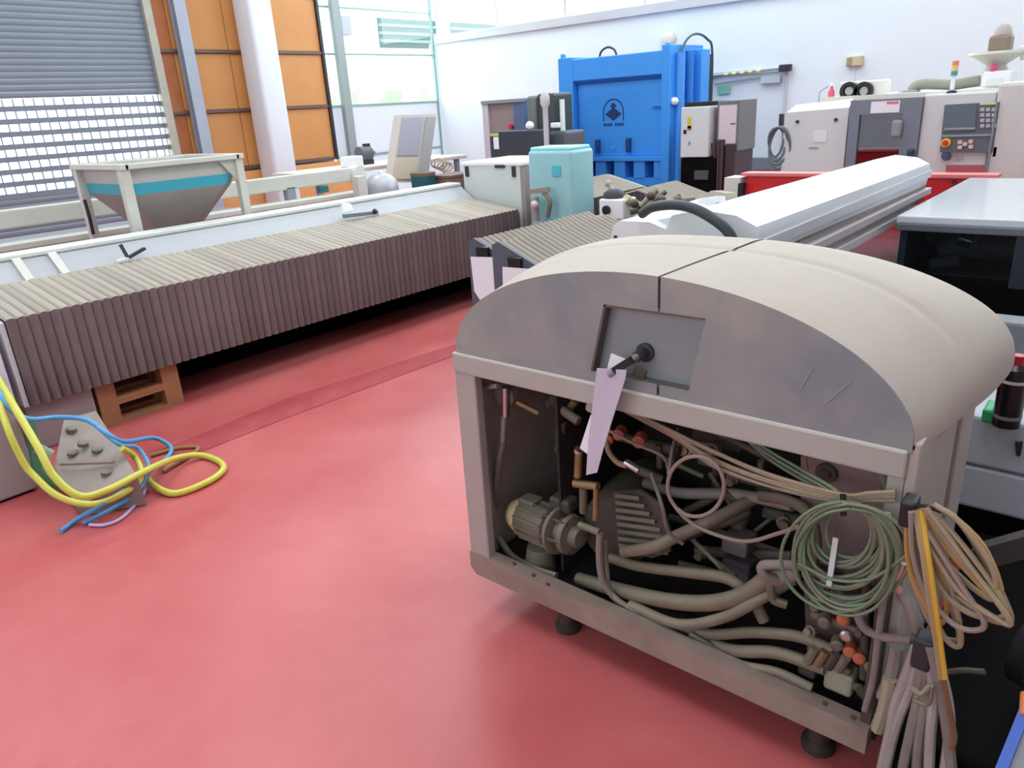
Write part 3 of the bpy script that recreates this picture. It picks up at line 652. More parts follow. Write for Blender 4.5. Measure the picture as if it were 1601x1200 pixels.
# twin way covers with slate end plates
def twin(x0, x1, zr, ze, yf, yb, n, label, clip):
    r = bellows('gabled_way_cover', label, [(x1, .3), (x1, ze), (x0, zr), (x0-.05, zr-.03)], yf+.03, yb, n, lam2, .012, group='gabled way covers')
    MB().prism([(x0-.05, yf, .1), (x0-.05, yf, zr-.02), (x0, yf, zr+.005), (x1+.01, yf, ze+.008), (x1+.01, yf, .1)], (0, .03, 0)).build('end_plate', slate, r)
    MB().box((x0-.03, yf+.03, 0), (x1-.03, yb, .3)).build('base', nearblack, r)
    p = U(clip[0], clip[1], 'Y', yf-.01)
    MB().bev((p.x-.05, yf-.03, p.z-.04), (p.x+.05, yf+.0, p.z+.04), .006).build('black_clip', black, r)
    return r
twin(-3.26, -3.08, .93, .85, 3.44, 4.75, 24, 'left gabled pleated cover with slate end plate holding a long sheet', (756, 395))
twin(-3.02, -2.70, .93, .79, 3.40, 4.65, 22, 'right gabled pleated cover with slate end plate holding a shorter sheet', (806, 412))
def sheet(name, label, q, th, m, cat='sheet of paper', bend=0):
    return tag(MB().prism(q, th).build(name, m), label, cat)
sheet('paper_sheet', 'long white paper sheet clipped to the left slate end plate', [pt(736, 401, 3.41), pt(775, 402, 3.41), pt(778, 455, 3.42), pt(770, 468, 3.42), pt(752, 470, 3.42), pt(742, 455, 3.42)], (0, -.003, 0), paper)
sheet('paper_sheet', 'white paper sheet clipped to the right slate end plate', [pt(786, 417, 3.37), pt(827, 420, 3.37), pt(828, 465, 3.38), pt(787, 465, 3.38)], (0, -.003, 0), paper)

# ------------------------------------------------------------ blue baler
ba = thing('blue_baler', 'big bright blue baling press with recessed door against the back wall', 'machine', (-5.75, 9.4, 0))
Y = 9.0; bx0, bx1 = -6.66, -4.92; zt = 2.26
MB().bev((bx0, Y, 0), (bx0+.24, Y+.9, zt+.03), .01).build('side_post', blue, ba)
MB().bev((bx1-.12, Y, 0), (bx1, Y+.9, zt+.06), .01).build('side_post', blue, ba)
MB().bev((bx0+.2, Y+.01, 1.98), (bx1-.1, Y+.9, zt), .012).build('top_beam', blue, ba)
MB().box((bx0, Y+.3, .2), (bx1, Y+.95, 2.1)).build('body', blue, ba)
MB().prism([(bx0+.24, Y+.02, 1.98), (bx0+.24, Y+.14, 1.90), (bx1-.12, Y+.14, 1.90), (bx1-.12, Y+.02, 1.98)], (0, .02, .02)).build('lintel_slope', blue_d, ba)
MB().bev((bx0+.26, Y+.10, .98), (bx1-.14, Y+.3, 1.94), .008).build('door_panel', blue, ba)
MB().bev((bx0+.2, Y+.02, .92), (bx1-.12, Y+.2, .98), .006).build('lower_beam', blue, ba)
MB().box((bx0+.2, Y+.05, .60), (bx1-.12, Y+.3, .70)).build('lower_beam', blue, ba)
for i in range(5):
    xx = bx0+.26+i*.31; MB().box((xx, Y+.04, .70), (xx+.17, Y+.3, .92)).build('rib', blue, ba)
MB().prism([(bx1-.14, Y+.08, 1.9), (bx1-.26, Y+.08, 1.62), (bx1-.14, Y+.08, 1.62)], (0, .05, 0)).build('gusset', blue, ba)
MB().box((bx1-.30, Y+.06, 1.60), (bx1-.1, Y+.12, 1.63)).build('catch', blue, ba)
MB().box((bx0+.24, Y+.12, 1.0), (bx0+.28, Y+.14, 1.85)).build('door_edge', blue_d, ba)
for px, py in ((936, 228), (984, 226)):
    p = pt(px, py, Y+.09); MB().bev((p.x-.03, Y+.03, p.z-.09), (p.x+.03, Y+.1, p.z+.09), .012).build('handle', mat('handle_navy', (24, 66, 124), .5), ba)
p = pt(958, 231, Y+.09); MB().cyl((p.x, Y+.09, p.z), (p.x, Y+.11, p.z), .03).build('bolt', mat('bolt_blue', (80, 160, 224), .4), ba)
# emblem: diamond under an arch, with a bar of small lettering
p = pt(959, 178, Y+.098); yy = Y+.098
def arc(cx, cz, ro, ri, a0, a1, n=12):
    o = [(cx+ro*math.cos(a0+(a1-a0)*i/n), yy, cz+ro*math.sin(a0+(a1-a0)*i/n)) for i in range(n+1)]
    i_ = [(cx+ri*math.cos(a0+(a1-a0)*i/n), yy, cz+ri*math.sin(a0+(a1-a0)*i/n)) for i in range(n+1)][::-1]
    return o, i_
em = MB(); n = 12; o, i_ = arc(p.x, p.z+.03, .165, .15, 0, PI)
for k in range(n):
    em.prism([o[k], o[k+1], i_[n-k-1], i_[n-k]], (0, -.003, 0))
for sx in (-1, 1): em.box((p.x+sx*.150, yy-.003, p.z-.09), (p.x+sx*.165, yy, p.z+.03))
em.prism([(p.x-.13, yy, p.z), (p.x, yy, p.z-.085), (p.x+.13, yy, p.z), (p.x, yy, p.z+.085)], (0, -.004, 0))
em.prism([(p.x-.05, yy, p.z+.10), (p.x, yy, p.z+.06), (p.x+.05, yy, p.z+.10), (p.x, yy, p.z+.15)], (0, -.003, 0))
for k in range(9):
    if k == 4: continue
    em.box((p.x-.16+k*.037, yy-.003, p.z-.155), (p.x-.16+k*.037+.024, yy, p.z-.118))
em.build('emblem', emb, ba)
# right flank with cylinders
MB().box((bx1-.005, Y+.1, .2), (bx1+.01, Y+.9, 2.2)).build('flank_plate', blue, ba)
MB().cyl((bx1+.05, Y+.18, .1), (bx1+.05, Y+.18, 2.22), .06).build('guide_tube', mat('tube_blue', (70, 150, 232), .35), ba, True)
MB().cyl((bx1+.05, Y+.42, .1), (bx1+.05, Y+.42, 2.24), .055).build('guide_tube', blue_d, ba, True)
MB().bev((bx1, Y+.58, .2), (bx1+.14, Y+.82, 2.26), .01).build('flank_box', blue, ba)
MB().box((bx1+.0, Y+.84, .2), (bx1+.13, Y+.92, 2.2)).build('rear_edge', black, ba)
p = pt(1057, 158, Y+.1); MB().ball((bx1+.03, Y+.08, p.z), .05).build('knob', white, ba, True)
MB().tube([(bx0+.62, Y+.1, 2.25), (bx0+.66, Y+.1, 2.33), (bx0+.76, Y+.1, 2.37), (bx0+.86, Y+.1, 2.33), (bx0+.9, Y+.1, 2.25)], .014).build('lifting_eye', darkmetal, ba, True)
MB().tube([(bx1+.02, Y+.2, 2.2), (bx1+.05, Y+.35, 2.38), (bx1+.08, Y+.55, 2.44), (bx1+.1, Y+.8, 2.38), (bx1+.12, Y+.92, 2.2), (bx1+.12, Y+.93, 1.2)], .016).build('hydraulic_hose', mat('hose_teal', (60, 84, 92), .5), ba, True)
for xx in (bx0+.06, bx1-.06): MB().lathe((xx, Y+.05, zt+.03), (0, 0, 1), [(0, .04), (.05, .035), (.06, .01)]).build('corner_lug', blue, ba)
# baler control box etc
cbx = thing('control_box', 'light grey control box with yellow sticker on the right flank of the baler', 'control box', (-4.45, 8.8, .97))
Y = 8.7
a = pt(1065, 168, Y); b2 = pt(1109, 164, Y); c = pt(1066, 246, Y)
MB().bev((a.x, Y, c.z), (b2.x, Y+.6, a.z), .01).build('body', mat('box_grey', (204, 212, 214), .45), cbx)
MB().box((b2.x-.002, Y+.03, c.z+.02), (b2.x+.006, Y+.58, a.z-.02)).build('side_door', cab_pink, cbx)
MB().box((a.x+.02, Y+.05, a.z), (b2.x-.02, Y+.6, a.z+.05)).build('top_lip', black, cbx)
for (px, py, w_, h_, mm) in ((1078, 192, .05, .13, mat('sticker_yellow', (206, 196, 70), .5)), (1078, 200, .05, .05, mat('sticker_ochre', (170, 120, 50), .5)), (1071, 206, .04, .05, darkmetal), (1078, 224, .03, .04, steel_grey), (1113, 228, .02, .06, black)):
    p = pt(px, py, Y); MB().box((p.x-w_/2, Y-.006, p.z-h_/2), (p.x+w_/2, Y, p.z+h_/2)).build('sticker', mm, cbx)
bb = thing('black_power_unit', 'black boxy power unit under the grey control box', 'machine', (-4.4, 8.9, 0))
MB().bev((a.x+.0, Y+.02, 0), (pt(1118, 250, Y).x, Y+.6, c.z-.01), .01).build('body', nearblack, bb)
p = pt(1096, 273, Y); MB().box((p.x-.09, Y, p.z-.06), (p.x+.09, Y+.03, p.z+.05)).build('plate', mat('plate_slate', (70, 78, 86), .5), bb)
pc = thing('pink_panel_cabinet', 'grey cabinet with pinkish panel above dark maroon boxes beside the door', 'cabinet', (-3.9, 8.9, 0))
Y = 8.8; a = pt(1122, 158, Y); b2 = pt(1157, 157, Y)
MB().bev((a.x, Y, 1.05), (b2.x, Y+.5, a.z), .008).build('frame', mat('dk_frame', (110, 112, 114), .5), pc)
MB().box((a.x+.03, Y-.008, 1.12), (b2.x-.03, Y, a.z-.05)).build('front_panel', cab_pink, pc)
MB().box((a.x+.18, Y-.014, 1.36), (b2.x-.04, Y-.008, 1.37)).build('seam', darkmetal, pc)
mar = mat('maroon_black', (58, 46, 52), .5)
MB().bev((a.x+.02, Y-.05, 0), (a.x+.12, Y+.5, 1.19), .01).bev((a.x+.13, Y-.03, 0), (b2.x-.02, Y+.5, 1.14), .01).build('lower_body', mar, pc)
for i in range(3): MB().box((a.x-.0+i*.05, Y-.06, .2), (a.x+.02+i*.05, Y-.045, 1.15)).build('rib', mat('maroon_rib', (72, 52, 60), .5), pc)
# coil of cable left of the lathe
t = thing('hanging_cable_coil', 'loose dark grey cable coil hanging on the lathe near the door', 'cable', pt(1213, 225, 7.05))
for i in range(4):
    c = pt(1213+i*2, 222+i*3, 7.0); rr = .085+.012*i
    MB().tube([c+V3((rr*.8*math.cos(a), .02*math.sin(a*2+i), rr*1.5*math.sin(a))) for a in [j*2*PI/10 for j in range(11)]], .011, 6, 3).build('loop', mat('coil_grey', (96, 108, 118), .5), t, True)
MB().bev(pt(1218, 178, 7.05), pt(1226, 196, 7.1), .004).build('hook_box', darkmetal, t)

# ------------------------------------------------------------ lathe
la = thing('cnc_lathe', 'large cream machining centre with dark sliding door and control panel', 'machine', (-1.6, 7.7, 0))
Y = 7.0
def bx(name, p0, p1, y0, y1, m, parent, r=.01, lab=None):
    a = pt(*p0, y0); b = pt(*p1, y0)
    return MB().bev((a.x, y0, min(a.z, b.z)), (b.x, y1, max(a.z, b.z)), r).build(name, m, parent, label=lab)
pale = mat('lathe_pale', (202, 206, 207), .45, dirt=.2, dirtcol=(192, 192, 194))
cream = mat('lathe_cream', (222, 218, 208), .45)
a = pt(1227, 174, Y); b2 = pt(1328, 164, Y)
MB().prism([(a.x, Y, .9), (b2.x, Y, .9), (b2.x, Y, 1.53), (a.x, Y, 1.51)], (0, 1.2, 0)).build('left_body', pale, la)
MB().prism([(a.x+.02, Y, 1.51), (b2.x, Y, 1.53), (b2.x, Y+.1, 1.60), (a.x+.06, Y+.1, 1.57)], (0, 1.0, 0)).build('left_cap', cream, la)
slatedoor = mat('lathe_door', (112, 120, 134), .45)
dx0, dx1 = pt(1330, 160, Y-.06).x, pt(1443, 155, Y-.06).x
z1 = 1.585
# door as a frame of four pieces around the window opening
wx0, wx1 = pt(1344, 180, Y-.06).x, pt(1412, 180, Y-.06).x; wz1 = pt(1380, 178, Y-.06).z; wz0 = .9
dd = MB().bev((dx0, Y-.06, .85), (dx1, Y, z1), .01)
dobj = MB().box((dx0, Y-.06, .85), (wx0, Y, z1)).box((wx1, Y-.06, .85), (dx1, Y, z1)).box((wx0, Y-.06, wz1), (wx1, Y, z1)).build('sliding_door', slatedoor, la)
MB().box((wx0, Y-.035, wz0), (wx1, Y-.03, wz1)).build('door_window', glass_dark, dobj)
MB().bev((wx1-.07, Y-.1, 1.28), (wx1+.01, Y-.06, 1.42), .02).build('door_handle', mat('handle_grey', (136, 140, 146), .4), dobj)
p = pt(1424, 243, Y-.1); MB().bev((p.x-.03, Y-.12, p.z-.09), (p.x+.02, Y-.06, p.z+.05), .012).build('door_latch', mat('latch_navy', (40, 50, 84), .4), dobj)
MB().box((dx0+.02, Y+.02, .5), (dx1, Y+1.1, 1.5)).build('cavity', mat('cavity_dark', (38, 36, 42), .8), la)
p = pt(1386, 167, Y-.06); MB().box((p.x-.12, Y-.065, p.z-.045), (p.x+.10, Y-.06, p.z+.045)).build('name_sticker', mat('sticker_white', (228, 228, 236), .5), la)
MB().box((p.x+.0, Y-.067, p.z+.02), (p.x+.09, Y-.065, p.z+.04)).build('sticker_bar', mat('sticker_pink', (214, 110, 130), .5), la)
px1 = pt(1560, 145, Y).x
MB().bev((dx1, Y-.03, .9), (px1, Y+1.3, 1.60), .015).build('right_body', pale, la)
MB().bev((px1+.005, Y-.06, .5), (px1+1.2, Y+1.3, 1.66), .03).build('right_cover', mat('cover_grey', (200, 200, 198), .45), la)
MB().cyl((px1+.02, Y-.08, .95), (px1+.02, Y-.08, 1.52), .009).build('side_cable', mat('cable_silver', (126, 134, 140), .4), la, True)
MB().box((dx0-.3, Y+.1, 1.53), (px1, Y+1.3, 1.62)).build('top_cover', cream, la)
# control panel
cpn = MB().prism([pt(1477, 164, Y-.07), pt(1563, 159, Y-.07), pt(1552, 238, Y-.07), pt(1469, 238, Y-.07)], (0, .05, 0)).build('control_panel', mat('panel_dark', (92, 100, 110), .45), la)
MB().prism([pt(1478, 166, Y-.075), pt(1527, 164, Y-.075), pt(1525, 204, Y-.075), pt(1474, 206, Y-.075)], (0, -.01, 0)).build('screen', conc, cpn)
MB().prism([pt(1477, 200, Y-.09), pt(1525, 199, Y-.09), pt(1525, 202, Y-.09), pt(1477, 203, Y-.09)], (0, -.004, 0)).build('screen_ledge', steel_grey, cpn)
MB().prism([pt(1472, 211, Y-.08), pt(1554, 209, Y-.08), pt(1554, 212, Y-.08), pt(1472, 214, Y-.08)], (0, -.006, 0)).build('divider', steel_grey, cpn)
keym = mat('key_grey', (176, 170, 178), .5)
for r_ in range(4):
    for c_ in range(3):
        p = pt(1536+c_*9, 171+r_*8.5, Y-.075); MB().box((p.x-.014, Y-.083, p.z-.013), (p.x+.014, Y-.075, p.z+.013)).build('key', keym, cpn)
MB().prism([pt(1532, 160.5, Y-.075), pt(1560, 159.5, Y-.075), pt(1560, 163, Y-.075), pt(1532, 164, Y-.075)], (0, -.004, 0)).build('yellow_strip', mat('strip_yellow', (214, 210, 140), .5), cpn)
for px, py in ((1501, 222), (1501, 230), (1509, 225), (1518, 221), (1518, 229)):
    p = pt(px, py, Y-.075); MB().box((p.x-.015, Y-.085, p.z-.014), (p.x+.015, Y-.075, p.z+.014)).build('key', mat('key_peach', (214, 184, 168), .5), cpn)
p = pt(1479, 223, Y-.08); MB().lathe((p.x, Y-.075, p.z), (0, -1, 0), [(0, .035), (.02, .035)], 16).build('stop_base', mat('stop_yellow', (226, 190, 60), .5), cpn, True)
MB().lathe((p.x, Y-.095, p.z), (0, -1, 0), [(0, .016), (.015, .022), (.03, .018)], 14).build('stop_button', red, cpn, True)
p = pt(1479, 244, Y-.06); MB().lathe((p.x, Y-.03, p.z), (0, -1, 0), [(0, .02), (.03, .035), (.055, .028)], 14).build('hand_wheel', mat('wheel_navy', (60, 72, 100), .4), la, True)
p = pt(1500, 247, Y-.03); MB().box((p.x-.03, Y-.035, p.z-.02), (p.x+.03, Y-.03, p.z+.02)).build('badge', keym, la)
p = pt(1556, 237, Y-.04); MB().bev((p.x-.015, Y-.06, p.z-.04), (p.x+.015, Y-.03, p.z+.04), .005).build('hinge', darkmetal, la)
MB().prism([pt(1479, 258, Y-.05), pt(1547, 258, Y-.05), pt(1547, 272, Y-.05), pt(1478, 272, Y-.05)], (0, .02, 0)).build('red_screen', red_d, la)
MB().box((a.x, Y+.05, 0), (px1, Y+1.1, .9)).build('base', mat('base_dark', (60, 58, 62), .6), la)
for px, py in ((1247, 190), (1307, 187)):
    p = pt(px, py, Y-.005); MB().cyl((p.x, Y, p.z), (p.x, Y-.02, p.z), .014).build('bolt', darkmetal, la)
p = pt(1272, 231, Y); MB().box((p.x-.04, Y-.005, p.z-.006), (p.x+.04, Y, p.z+.006)).build('vent_slot', steel_grey, la)
p = pt(1282, 213, Y); MB().bev((p.x-.06, Y-.004, p.z-.05), (p.x+.06, Y, p.z+.05), .003).build('badge', mat('badge_pale', (216, 220, 228), .4), la)
# things on the lathe
t = thing('spot_lamp_pair', 'pair of round black work lights on a white box on the lathe', 'lamp', pt(1340, 152, 7.3))
Y2 = 7.25; zt = 1.60
p = pt(1340, 143, Y2)
MB().bev((p.x-.16, Y2+.02, 1.57), (p.x+.22, Y2+.2, p.z+.085), .015).build('case', mat('case_white', (226, 226, 220), .5), t)
for px in (1328, 1351):
    p = pt(px, 142, Y2); MB().lathe((p.x, Y2+.02, p.z), (0, -1, 0), [(0, .075), (.05, .075), (.05, .045), (.02, .04)], 20).build('lamp_rim', black, t, True)
    MB().cyl((p.x, Y2-.005, p.z), (p.x, Y2-.012, p.z), .035).build('lens', mat('lens_grey', (176, 180, 178), .3), t)
t = thing('pink_bottle', 'small pink spray bottle left of the round work lights', 'bottle', pt(1299, 153, 7.25))
p = pt(1299, 153, Y2)
MB().lathe((p.x, Y2, 1.56), (0, 0, 1), [(0, .028), (.10, .028), (.13, .012), (.15, .012)], 12).build('body', mat('pink_plastic', (224, 92, 118), .4), t, True)
MB().lathe((p.x, Y2, 1.71), (0, 0, 1), [(0, .014), (.03, .012)], 10).build('cap', white, t, True)
MB().tube([(p.x-.1, Y2, 1.56), (p.x-.1, Y2, 1.66), (p.x-.03, Y2, 1.71)], .005).build('wire', steel_grey, t, True)
t = thing('exhaust_hose', 'fat grey-green exhaust hose lying along the top of the lathe', 'hose', pt(1480, 135, 7.5))
MB().tube([pt(1424, 148, 7.4), pt(1430, 136, 7.4), pt(1446, 131, 7.4), pt(1490, 132, 7.4), pt(1532, 126, 7.4)], .042, 12).build('hose', mat('hose_olive', (140, 146, 132), .6), t, True)
MB().bev((pt(1424, 150, 7.4).x-.06, 7.35, 1.61), (pt(1424, 150, 7.4).x+.06, 7.46, 1.64), .01).build('flange', steel_grey, t)
t = thing('low_duct', 'flat grey duct cover on the lathe left of the exhaust hose', 'duct', pt(1410, 148, 7.4))
a = pt(1398, 150, 7.4); b2 = pt(1424, 140, 7.4)
MB().prism([(a.x, 7.4, 1.61), (b2.x, 7.4, 1.61), (b2.x, 7.4, b2.z), (a.x+.04, 7.4, b2.z-.01)], (0, .2, 0)).build('cover', lightgrey, t); MB().box((a.x-.02, 7.39, 1.605), (b2.x, 7.61, 1.615)).build('flange', steel_grey, t)
t = thing('signal_tower', 'stack light with orange, yellow and green rings on the lathe', 'signal light', pt(1486, 150, 7.1))
p = pt(1487, 150, 7.1)
z0 = pt(1486, 150, 7.1).z
MB().lathe((p.x, 7.1, 1.595), (0, 0, 1), [(0, .04), (.02, .035), (.03, .015)], 14).build('foot', black, t, True)
MB().cyl((p.x, 7.1, 1.62), (p.x, 7.1, 1.73), .016).build('pole', white, t, True)
for i, mm in enumerate((mat('ring_green', (70, 160, 150), .3), mat('ring_yellow', (230, 200, 120), .3), mat('ring_orange', (236, 140, 90), .3))):
    MB().lathe((p.x, 7.1, 1.73+i*.036), (0, 0, 1), [(0, .024), (.034, .024)], 14).build('lens_ring', mm, t, True)
t = thing('oil_mist_filter', 'white filter box with a grey dish and blower standing on the lathe', 'filter unit', pt(1555, 140, 7.3))
Y3 = 7.3
a = pt(1533, 140, Y3); b2 = pt(1578, 138, Y3); c = pt(1533, 112, Y3)
MB().bev((a.x, Y3, 1.625), (b2.x, Y3+.35, c.z), .015).build('case', white, t)
p = pt(1551, 110, Y3); ax_ = V3((p.x, Y3+.15, p.z))
MB().lathe(ax_, (0, 0, 1), [(-.02, .10), (.04, .07), (.10, .16), (.12, .21), (.14, .2)], 22).build('dish', mat('dish_grey', (196, 194, 186), .5), t, True)
q = pt(1566, 68, Y3+.1); MB().bev((q.x-.08, Y3+.02, ax_.z+.13), (q.x+.07, Y3+.2, q.z+.06), .02).build('blower', mat('blower_brown', (140, 126, 108), .5), t)
MB().lathe((q.x+.0, Y3+.1, q.z+.06), (0, 0, 1), [(0, .07), (.05, .06), (.08, .03)], 14).build('blower_cap', mat('cap_taupe', (176, 166, 160), .5), t, True)
MB().tube([(ax_.x+.15, Y3+.15, ax_.z+.11), (ax_.x+.4, Y3+.15, ax_.z+.17), (ax_.x+.8, Y3+.15, ax_.z+.15)], .055, 12).build('pipe', mat('pipe_grey', (206, 204, 196), .5), t, True)
p = pt(1552, 106, Y3-.02); MB().ball((p.x, Y3+.02, p.z), .03).build('stop_knob', mat('knob_magenta', (216, 84, 130), .4), t, True)
MB().box((pt(1541, 134, Y3-.01).x, Y3-.012, pt(1541, 134, Y3).z), (pt(1568, 122, Y3-.01).x, Y3, pt(1568, 122, Y3).z)).build('front_label', mat('label_pale', (220, 226, 228), .4), t)

# ------------------------------------------------------------ red machine, silver machine
rm = thing('red_machine', 'bright red machine base in front of the lathe, partly behind the white beam', 'machine', (-1.6, 6.0, 0))
Y = 5.75
MB().bev((-2.46, Y, 0), (-.80, Y+.12, 1.10), .012).build('casing', red, rm)
MB().box((-2.50, Y-.015, 1.09), (-.78, Y+.14, 1.112)).build('top_plate', mat('red_top', (222, 120, 120), .4), rm)
for px, py in ((1492, 284), (1520, 285), (1484, 305)):
    p = pt(px, py, Y); MB().cyl((p.x, Y, p.z), (p.x, Y-.012, p.z), .014).build('screw', darkmetal, rm)
MB().box((-2.62, Y-.05, .3), (-2.49, Y+.14, 1.08)).build('end_guard', mat('guard_white', (216, 210, 204), .5), rm)
MB().box((-2.5, Y-.06, .3), (-2.46, Y, 1.04)).build('end_seal', black, rm)
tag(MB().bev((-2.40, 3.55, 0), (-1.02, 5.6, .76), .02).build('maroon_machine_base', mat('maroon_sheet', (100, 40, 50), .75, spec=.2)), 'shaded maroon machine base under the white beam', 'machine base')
sm = thing('silver_machine', 'machine with glossy silver top and dark glass front right of the beam', 'machine', (.1, 4.8, 0))
x0 = -.93; Y = 3.99
MB().bev((x0, Y-.02, 1.065), (1.6, 5.68, 1.10), .006).build('top', silver, sm)
MB().box((x0+.02, Y, .12), (x0+.05, 5.6, 1.065)).build('left_side', mat('side_blue', (96, 120, 136), .4), sm)
MB().bev((x0, Y-.03, 1.03), (1.6, Y, 1.066), .006).build('front_rail', mat('rail_shade', (110, 118, 126), .35, .3), sm)
fz = U(1450, 432, 'Y', Y).z
MB().box((x0+.02, Y+.0, fz), (1.58, Y+.008, 1.03)).build('front_glass', glass_dark, sm)
MB().box((x0+.02, Y-.01, 0), (1.58, Y+.05, fz)).build('lower_front', nearblack, sm)
MB().box((x0+.05, 4.75, .3), (1.58, 4.8, 1.06)).build('inner_back', mat('inner_blue_grey', (190, 202, 218), .5), sm)
MB().box((x0+.05, Y+.05, fz-.03), (1.58, 4.75, fz)).build('inner_tray', mat('tray_grey', (104, 104, 112), .4), sm)
MB().box((U(1585, 400, 'Y', Y).x, Y-.012, fz-.02), (U(1601, 400, 'Y', Y).x+.05, Y, 1.03)).build('front_post', mat('post_ink', (40, 46, 58), .4), sm)
for (p0, p1, y, r, mm) in (((1470, 395), (1530, 375), 4.3, .05, 'a'), ((1515, 385), (1590, 385), 4.35, .06, 'b'), ((1455, 412), (1500, 405), 4.2, .03, 'a'), ((1450, 372), (1462, 362), 4.2, .03, 'c'), ((1500, 372), (1520, 378), 4.25, .035, 'c')):
    MB().cyl(pt(*p0, y), pt(*p1, y), r).build('spindle', {'a': mat('spindle_grey', (150, 150, 158), .4), 'b': mat('spindle_olive', (140, 134, 122), .5), 'c': chrome}[mm], sm, True)
MB().bev(pt(1560, 352, 4.3), pt(1585, 366, 4.4), .01).build('tool_block', mat('tool_pale', (130, 136, 146), .4), sm)
# lower right white drawer unit with bottle
dw = thing('drawer_unit', 'light grey two-panel drawer unit behind the right rear of the power unit', 'cabinet', (0, 3.1, 0))
Y = 2.78; a = U(1545, 655, 'Y', Y); zt_ = a.z+.005
b2 = U(1601, 745, 'Y', Y); c = U(1560, 805, 'Y', Y)
dwm = mat('drawer_grey', (176, 180, 188), .45)
x0 = -.40
MB().bev((x0, Y, b2.z+.002), (.8, 3.42, zt_), .012).build('upper_drawer', dwm, dw)
MB().bev((x0, Y+.004, c.z), (.8, 3.42, b2.z-.004), .012).build('lower_drawer', dwm, dw)
MB().box((x0+.02, Y+.06, 0), (.8, 3.4, c.z)).build('plinth', nearblack, dw)
MB().bev((x0, 3.30, zt_), (.8, 3.42, zt_+.20), .012).build('backstop', mat('backstop_grey', (120, 126, 132), .5), dw)
MB().tube([U(1590, 690, 'Y', Y-.01), U(1592, 712, 'Y', Y-.01), U(1597, 690, 'Y', Y-.01)], .005).build('pull', darkmetal, dw, True)
bo = thing('black_bottle', 'black and red bottle standing on the grey drawer unit', 'bottle', U(1581, 668, 'Y', 2.9))
p = U(1572, 664, 'Z', zt_)
MB().lathe((p.x, p.y, zt_), (0, 0, 1), [(0, .040), (.16, .042), (.20, .038), (.215, .022)], 18).build('body', mat('bottle_black', (22, 18, 22), .3), bo, True)
MB().cyl((p.x, p.y, zt_+.215), (p.x, p.y, zt_+.245), .02).build('cap', mat('bottle_red', (170, 24, 44), .4), bo, True)
MB().lathe((p.x, p.y, zt_+.155), (0, 0, 1), [(0, .043), (.01, .043)], 18).build('label_band', mat('band_white', (190, 180, 184), .5), bo, True)
MB().lathe((p.x, p.y, zt_+.03), (0, 0, 1), [(0, .042), (.012, .042)], 18).build('lower_band', mat('band_grey', (110, 108, 110), .5), bo, True)
tag(MB().bev((p.x-.07, p.y-.02, zt_), (p.x-.035, p.y+.09, zt_+.05), .01).build('green_wedge', green), 'small green plastic piece behind the black bottle', 'plastic part')
# black heap at bottom right
bk = thing('black_machine_base', 'black low machine base filling the lower right behind the hanging coils', 'machine base', (.3, 2.3, 0))
MB().bev((-.26, 1.62, 0), (1.2, 2.72, .22), .02).build('bed', nearblack, bk)
MB().bev((-.25, .9, 0), (1.2, 1.61, .10), .02).build('bed', nearblack, bk)
MB().bar(U(1530, 870, 'Y', 2.2), U(1640, 840, 'Y', 2.2), .05, .06).build('cross_bar', mat('bar_taupe', (74, 66, 66), .5), bk)
MB().tube([U(1460, 1055, 'Y', 1.8), U(1500, 1048, 'Y', 1.8), U(1540, 1050, 'Y', 1.8)], .008).build('stub_cable', grime_d, bk, True)
MB().lathe(U(1600, 1010, 'Y', 1.9), (1, -.3, 0), [(0, .09), (.04, .09), (.06, .03)]).build('wheel', mat('wheel_black', (26, 25, 27), .7, spec=.2), bk, True)
bt = thing('blue_trolley', 'blue-edged grey panel with orange tip in the bottom right corner', 'trolley', U(1590, 1180, 'Z', .15))
q = [U(1562, 1215, 'Z', .34), U(1601, 1118, 'Z', .40), U(1660, 1118, 'Z', .40), U(1640, 1215, 'Z', .34)]
MB().prism(q, (0, 0, -.02)).build('panel', mat('panel_grey', (150, 152, 158), .5), bt)
MB().bar(q[0]+V3((0, 0, .01)), q[1]+V3((0, 0, .01)), .02, .02).build('blue_edge', mat('edge_blue', (30, 84, 190), .4), bt)
MB().cyl(U(1601, 1120, 'Z', .41), U(1603, 1085, 'Z', .42), .010).build('orange_tip', mat('tip_orange', (226, 130, 80), .5), bt, True)
MB().box((q[0].x, q[0].y, 0), (q[0].x+.03, q[0].y+.03, .325)).build('foot', darkmetal, bt)

# ------------------------------------------------------------ white beam with housing and hose
bm_ = thing('white_beam', 'long glossy white machine beam reaching back to the red machine', 'machine beam', (-1.2, 3.8, 0))
def sect(y, s=1.0, dx=0, dz=0):
    P = [(-1.02, 1.215), (-1.03, 1.25), (-1.10, 1.285), (-1.22, 1.30), (-1.33, 1.275), (-1.36, 1.20), (-1.36, 1.10), (-1.28, 1.075), (-1.04, 1.10)]
    return [V3((-1.02+(px_+1.02)*s+dx, y, pz+dz)) for px_, pz in P]
whiteb = mat('beam_white', (204, 211, 218), .25, dirt=.15, dirtcol=(206, 210, 212), spec=.6)
A = sect(2.52, 1.10, 0, .012); B = sect(5.0)
m = MB(); n = len(A); m.add(A+B, [(i, (i+1) % n, n+(i+1) % n, n+i) for i in range(n)]+[tuple(range(n)), tuple(range(n, 2*n))]); m.build('cover', whiteb, bm_, True, 30)
MB().box((-1.12, 2.52, 1.175), (-1.012, 5.0, 1.214)).build('top_edge', mat('edge_grey', (200, 200, 204), .35), bm_)
MB().box((-1.2, 2.52, 1.115), (-1.035, 5.0, 1.175)).build('groove', mat('groove_brown', (112, 96, 84), .35, .3), bm_)
MB().box((-1.2, 2.52, 1.083), (-1.0, 4.99, 1.115)).build('lower_rail', mat('rail_pinkish', (206, 198, 202), .3, .1), bm_)
